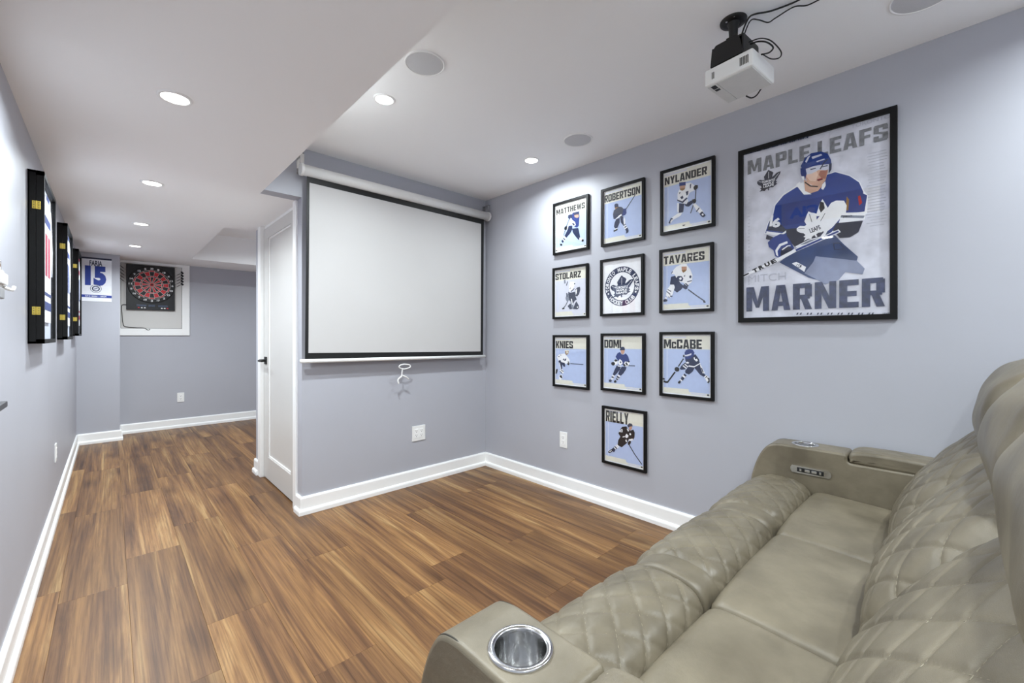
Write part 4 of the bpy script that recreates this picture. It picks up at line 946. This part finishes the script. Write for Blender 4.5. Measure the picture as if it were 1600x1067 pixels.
# ================================================================== small things at the left edge
t = thing('wall_ledge', (XL, 1.0, 1.0), 'dark grey drink ledge on the left wall, only its tip in view', 'ledge')
M_LED = mat('ledge_dark', srgb(58, 58, 62), .4, noise=.1, scale=12)
bm = nb(); box(bm, XL+.001, -.18, .55, 1.575, 1.0, 1.014, .002); at(obj('ledge_top', bm, M_LED, t), t)
for y in (.7, 1.4):
    bm = nb(); prism(bm, [(XL+.001, 1.0), (-.20, 1.0), (-.215, .985), (XL+.02, .93), (XL+.001, .92)], 'y', y-.01, y+.01); at(obj('bracket', bm, M_LED, t), t)
t = thing('wall_hook', (XL, 2.10, 1.30), 'small white wall-mounted hook holder at the left edge of the photo', 'hook')
bm = nb(); box(bm, XL+.0005, XL+.012, 2.02, 2.165, 1.325, 1.385, .004); at(obj('back_plate', bm, M_PLAST, t), t)
bm = nb(); box(bm, XL+.012, XL+.022, 2.05, 2.15, 1.335, 1.372, .004); tube(bm, [(XL+.012, 2.14, 1.33), (XL+.03, 2.15, 1.322), (XL+.034, 2.155, 1.335)], .005, 8); at(obj('hook_arm', bm, M_PLAST, t), t)
bm = nb(); tube(bm, [(XL+.006, 2.06, 1.38), (XL+.008, 2.08, 1.405), (XL+.008, 2.11, 1.408), (XL+.006, 2.13, 1.385)], .004, 8); at(obj('hanging_loop', bm, M_STEEL, t), t)
bm = nb(); box(bm, XL+.002, XL+.016, 2.06, 2.14, 1.290, 1.325, .004); at(obj('lower_clip', bm, mat('grey_plastic', srgb(150, 150, 152), .5, noise=.05), t), t)

# ================================================================== the reclining sofa
SX0, SX1 = .419, 2.462            # outer faces of the arms
AX0, AX1 = .564, 2.312            # inner faces
SW = (AX1-AX0)/3
sofa = thing('reclining_sofa', ((SX0+SX1)/2, .2, 0), 'taupe leather reclining sofa with diamond-quilted cushions and cup holders', 'sofa')
def sp(name, bm, m=M_LEA, parent=sofa, smooth=True):
    o = obj(name, bm, m, parent, smooth)
    if parent is sofa: o.matrix_parent_inverse = Matrix.Translation(-sofa.location)
    return o
def closed_spline(pts, n, straight=False):
    P = [Vector((p[0], p[1], 0)) for p in pts]; k = len(P); dense = []
    for i in range(k):
        p0, p1, p2, p3 = P[i-1], P[i], P[(i+1) % k], P[(i+2) % k]
        for s in range(12):
            t_ = s/12
            if straight: dense.append(p1.lerp(p2, t_)); continue
            dense.append(.5*((2*p1)+(p2-p0)*t_+(2*p0-5*p1+4*p2-p3)*t_*t_+(3*p1-p0-3*p2+p3)*t_**3))
    cum = [0]
    for i in range(len(dense)): cum.append(cum[-1]+(dense[(i+1) % len(dense)]-dense[i]).length)
    tot = cum[-1]; out = []; j = 0
    for i in range(n):
        d = tot*i/n
        while cum[j+1] < d: j += 1
        f = (d-cum[j])/max(1e-9, cum[j+1]-cum[j]); out.append(dense[j].lerp(dense[(j+1) % len(dense)], f))
    return out, tot
def cushion(name, prof, x0, x1, rend, nprof=120, nx=60, quilt=None, crown=0., wr=0., seed=0, parent=sofa, straight=False):
    """closed (y,z) outline swept along x; ends rounded; quilt=(dx,dy,depth,s0,s1) works on the arc between fractions s0..s1 of the outline"""
    ring, tot = closed_spline(prof, nprof, straight); n = len(ring)
    area = sum(ring[i].x*ring[(i+1) % n].y-ring[(i+1) % n].x*ring[i].y for i in range(n)); sg = 1 if area > 0 else -1
    nor = []
    for i in range(n):
        d = (ring[(i+1) % n]-ring[i-1]).normalized(); nor.append(Vector((d.y, -d.x, 0))*sg)
    L = x1-x0; bm = nb(); rows_ = []
    rnd = random.Random(seed); ph = [rnd.uniform(0, 6.3) for _ in range(8)]
    def lift(x, f):
        e = min(x-x0, x1-x); ins_ = 0
        if e < rend: ins_ = rend*(1-math.sqrt(max(0, 1-((rend-e)/rend)**2)))
        tt = (x-x0)/L*2-1; disp = crown*(1-abs(tt)**2.6)-ins_
        if quilt:
            dx, dy, dep, s0, s1 = quilt
            if s0 < f < s1:
                a = (x-x0)/dx; b = (f-s0)*tot/dy
                d1 = abs((a+b)-round(a+b)); d2 = abs((a-b)-round(a-b))
                w_ = min(1, min(f-s0, s1-f)*tot/.03)*min(1, e/.035)
                disp += w_*dep*(-max(math.exp(-(d1/.06)**2), math.exp(-(d2/.06)**2))+.8*(min(d1, d2)*2)**.7)
        if wr: disp += wr*(math.sin(3.1*tt+ph[0]+3*f*6.28)*.6+math.sin(5.3*tt+ph[1]-5*f*6.28)*.4+math.sin(9*f*6.28+ph[2]+2*tt)*.2)*min(1, e/max(rend, .02))
        return disp
    def pos(x, f, up=0.):
        g = f*n; i = int(g) % n; j = (i+1) % n; k = g-int(g)
        p = ring[i].lerp(ring[j], k)+nor[i].lerp(nor[j], k)*(lift(x, f)+up); return Vector((x, p.x, p.y))
    for q in range(nx+1):
        t_ = q/nx; x = x0+L*(t_-.35*math.sin(2*math.pi*t_)/(2*math.pi))
        rows_.append([bm.verts.new(pos(x, i/n)) for i in range(n)])
    for A_, B_ in zip(rows_, rows_[1:]):
        for i in range(n): bm.faces.new((A_[i], A_[(i+1) % n], B_[(i+1) % n], B_[i]))
    for row in (rows_[0], rows_[-1]):
        c_ = Vector((0, 0, 0))
        for v_ in row: c_ += v_.co
        cv = bm.verts.new(c_/n)
        for i in range(n): bm.faces.new((row[i], row[(i+1) % n], cv))
    o = sp(name, bm, parent=parent)
    for p_ in o.data.polygons: p_.use_smooth = len(p_.vertices) == 4
    if quilt:       # thread along the quilting lines, stitch by stitch
        dx, dy, dep, s0, s1 = quilt; bm = nb(); S_ = (s1-s0)*tot; step = .0085
        for sgn in (1, -1):
            lo = int(math.floor(min(0, -S_/dy if sgn < 0 else 0)))-1; hi = int(math.ceil(L/dx+S_/dy))+1
            for k in range(lo, hi):
                m_ = int(S_/step)
                for i in range(m_):
                    pts = []
                    for ss in (i*step, i*step+step*.58):
                        b_ = ss/dy; x = x0+(k-sgn*b_)*dx; f = s0+ss/tot
                        if x0+.02 < x < x1-.02 and s0+.004 < f < s1-.004: pts.append(pos(x, f, .0006))
                    if len(pts) == 2:
                        d = (pts[1]-pts[0]); sd = d.cross(Vector((0, d.z, -d.y))+Vector((.01, .3, 1)))
                        sd = sd.normalized()*.0005; up = sd.cross(d).normalized()*.0004
                        if up.z < 0: up = -up
                        v = [bm.verts.new(c) for c in (pts[0]-sd, pts[0]+sd, pts[1]+sd, pts[1]-sd, pts[0]+up, pts[1]+up)]
                        for q in ((0, 3, 5, 4), (1, 4, 5, 2), (0, 4, 1), (3, 2, 5)): bm.faces.new([v[z] for z in q])
        st = sp('stitching', bm, M_THREAD, o, False); st['kind'] = 'stuff'
    return o

bm = nb(); box(bm, SX0+.03, SX1-.03, -.30, .64, .05, .30, .02); sp('base', bm, smooth=False)
for x in (SX0+.06, SX1-.06):
    for y in (-.25, .6):
        bm = nb(); cyl(bm, (x, y, 0), (x, y, .06), .022, .026, n=16); sp('foot', bm, M_MBLK)
bm = nb(); prism(bm, [(-.30, .05), (-.12, .05), (-.10, .50), (-.17, .80), (-.235, 1.0), (-.30, 1.02), (-.36, .98), (-.37, .60)], 'x', SX0+.06, SX1-.06)
sp('back_shell', bm, smooth=False)
# arms: side outline rounded at the front, dark piped seam along the top edge
def rounded(pts, r, k=5):
    out = []; n = len(pts)
    for i in range(n):
        p, a, b = Vector(pts[i]), Vector(pts[i-1]), Vector(pts[(i+1) % n])
        da, db = (a-p), (b-p); q = min(r, da.length*.45, db.length*.45); s0, s1 = p+da.normalized()*q, p+db.normalized()*q
        for j in range(k+1):
            t_ = j/k; out.append(tuple(s0*(1-t_)**2+p*2*t_*(1-t_)+s1*t_*t_))
        m_ = p.lerp(b, .5)
        if db.length > 4*r: out += [tuple(p.lerp(b, .35)), tuple(p.lerp(b, .65))]
    return out
ARM_F = lambda ys: rounded([(-.05, .06), (-.05, .620), (ys, .620), (ys, .657), (.585, .657), (.630, .646), (.662, .604), (.686, .548), (.703, .485), (.714, .42), (.722, .30), (.724, .06)], .024, 8)
for k, (xa, xb, lab, ys) in enumerate(((SX0, AX0, 'arm nearest the camera', .378), (AX1, SX1, 'arm against the wall', .327))):
    arm = cushion('arm', ARM_F(ys), xa, xb, .009, 420, 34, straight=True); arm['label'] = lab
    # cup holder set into the arm top
    cx2, cy2 = (xa+xb)/2-.003, .494
    rr = .0545
    bm = nb(); lathe(bm, [(rr-.001, .656), (rr, .659), (rr-.003, .6615), (rr-.011, .6605), (rr-.0125, .657), (rr-.0135, .648)], (cx2, cy2, 0), 48); cu = sp('cup_holder_rim', bm, M_STEEL)
    bm = nb(); lathe(bm, [(rr-.012, .659), (rr-.0135, .65), (rr-.015, .585), (rr-.018, .580), (.0005, .579)], (cx2, cy2, 0), 48); sp('cup_holder_well', bm, M_STEEL)
    # cut the hole: a boolean keeps the well open
    bm = nb(); cyl(bm, (cx2, cy2, .57), (cx2, cy2, .70), rr-.004, n=48)
    ct = sp('cutter', bm); bo = arm.modifiers.new('cup_hole', 'BOOLEAN'); bo.operation = 'DIFFERENCE'; bo.object = ct; bo.solver = 'EXACT'
    dg = bpy.context.evaluated_depsgraph_get(); me = bpy.data.meshes.new_from_object(arm.evaluated_get(dg))
    arm.modifiers.clear(); arm.data = me; bpy.data.objects.remove(ct)
    # seam along the outer top edge
    xo = xa+.006 if k == 0 else xb-.006; xi = xb-.006 if k == 0 else xa+.006
    for x_, nm in ((xo, 'top_seam'), (xi, 'top_seam')):
        bm = nb(); tube(bm, [(x_, ys+.015, .6535), (x_, .45, .6545), (x_, .56, .6545), (x_, .60, .6525), (x_, .63, .640), (x_, .656, .604), (x_, .680, .549), (x_, .697, .49)], .0016 if x_ == xo else .001, 6, 4); sp(nm, bm, M_SEAM, arm)
    # hinged padded lid behind the cup holder
    lid = cushion('storage_lid', [(-.10, .612), (-.10, .66), (.02, .668), (ys-.127, .674), (ys-.037, .671), (ys-.009, .655), (ys-.009, .630), (ys-.027, .622), (.1, .615)], xa+.002, xb-.002, .012, 90, 40, quilt=(.09, .09, .0018, .18, .62), crown=.004)
bm = nb(); prism(bm, [(.392+.010*math.cos(a)+(.134 if math.cos(a) > 0 else 0), .553+.017*math.sin(a)) for a in [math.pi*2*(i+.5)/24 for i in range(24)]], 'x', AX1-.005, AX1+.002)
cp = sp('control_panel', bm, M_STEEL, smooth=False)
bm = nb(); box(bm, AX1-.0065, AX1-.004, .408, .510, .543, .563, .001); o = sp('button_strip', bm, M_MBLK, cp, False)
for y, hw in ((.496, .004), (.470, .010), (.444, .010), (.421, .004)):
    bm = nb(); box(bm, AX1-.008, AX1-.006, y-hw, y+hw, .547, .559, .001); sp('button', bm, M_STEEL, cp, False)

SEAT = [(-.05, .33), (-.05, .435), (.05, .452), (.13, .457), (.25, .466), (.36, .472), (.42, .470), (.446, .455), (.452, .43), (.45, .33)]
PAD = [(.455, .36), (.452, .43), (.462, .476), (.50, .503), (.56, .512), (.62, .507), (.668, .486), (.703, .456), (.730, .410), (.748, .340), (.752, .22), (.74, .12), (.70, .10), (.60, .12), (.52, .2)]
BACK = [(-.02, .43), (.06, .432), (.125, .450), (.140, .50), (.128, .565), (.095, .635), (.045, .71), (-.010, .775), (-.055, .825), (-.09, .845), (-.15, .84), (-.17, .75), (-.14, .60), (-.08, .47)]
HEAD = [(-0.114, 0.8), (-0.086, 0.815), (-0.062, 0.85), (-0.054, 0.91), (-0.062, 0.97), (-0.092, 1.03), (-0.139, 1.075), (-0.204, 1.095), (-0.274, 1.085), (-0.324, 1.04), (-0.334, 0.96), (-0.294, 0.88), (-0.214, 0.82)]
WHICH = ('nearest the camera', 'in the middle', 'by the wall')
for i in range(3):
    x0 = AX0+SW*i; x1 = x0+SW
    cushion('seat_cushion', SEAT, x0+.001, x1-.001, .022, 100, 60, crown=.010, wr=.0012, seed=i)
    strip = 0 if i == 0 else .075
    cushion('quilted_footrest', PAD, x0+.001+strip, x1-.001, .042, 170, 150, quilt=(.098, .088, .0034, .045, .66), crown=.006, wr=.0015, seed=10+i)
    if strip:
        cushion('plain_gusset', PAD, x0+.001, x0+strip+.03, .024, 110, 20, crown=-.010, wr=.001, seed=30+i)
    cushion('quilted_back', BACK, x0+.002, x1-.002, .085, 200, 170, quilt=(.118, .118, .0034, .06, .64), crown=.022, wr=.0025, seed=40+i)
    cushion('headrest', HEAD, x0+.003, x1-.003, .085, 120, 70, crown=.015, wr=.005, seed=60+i)
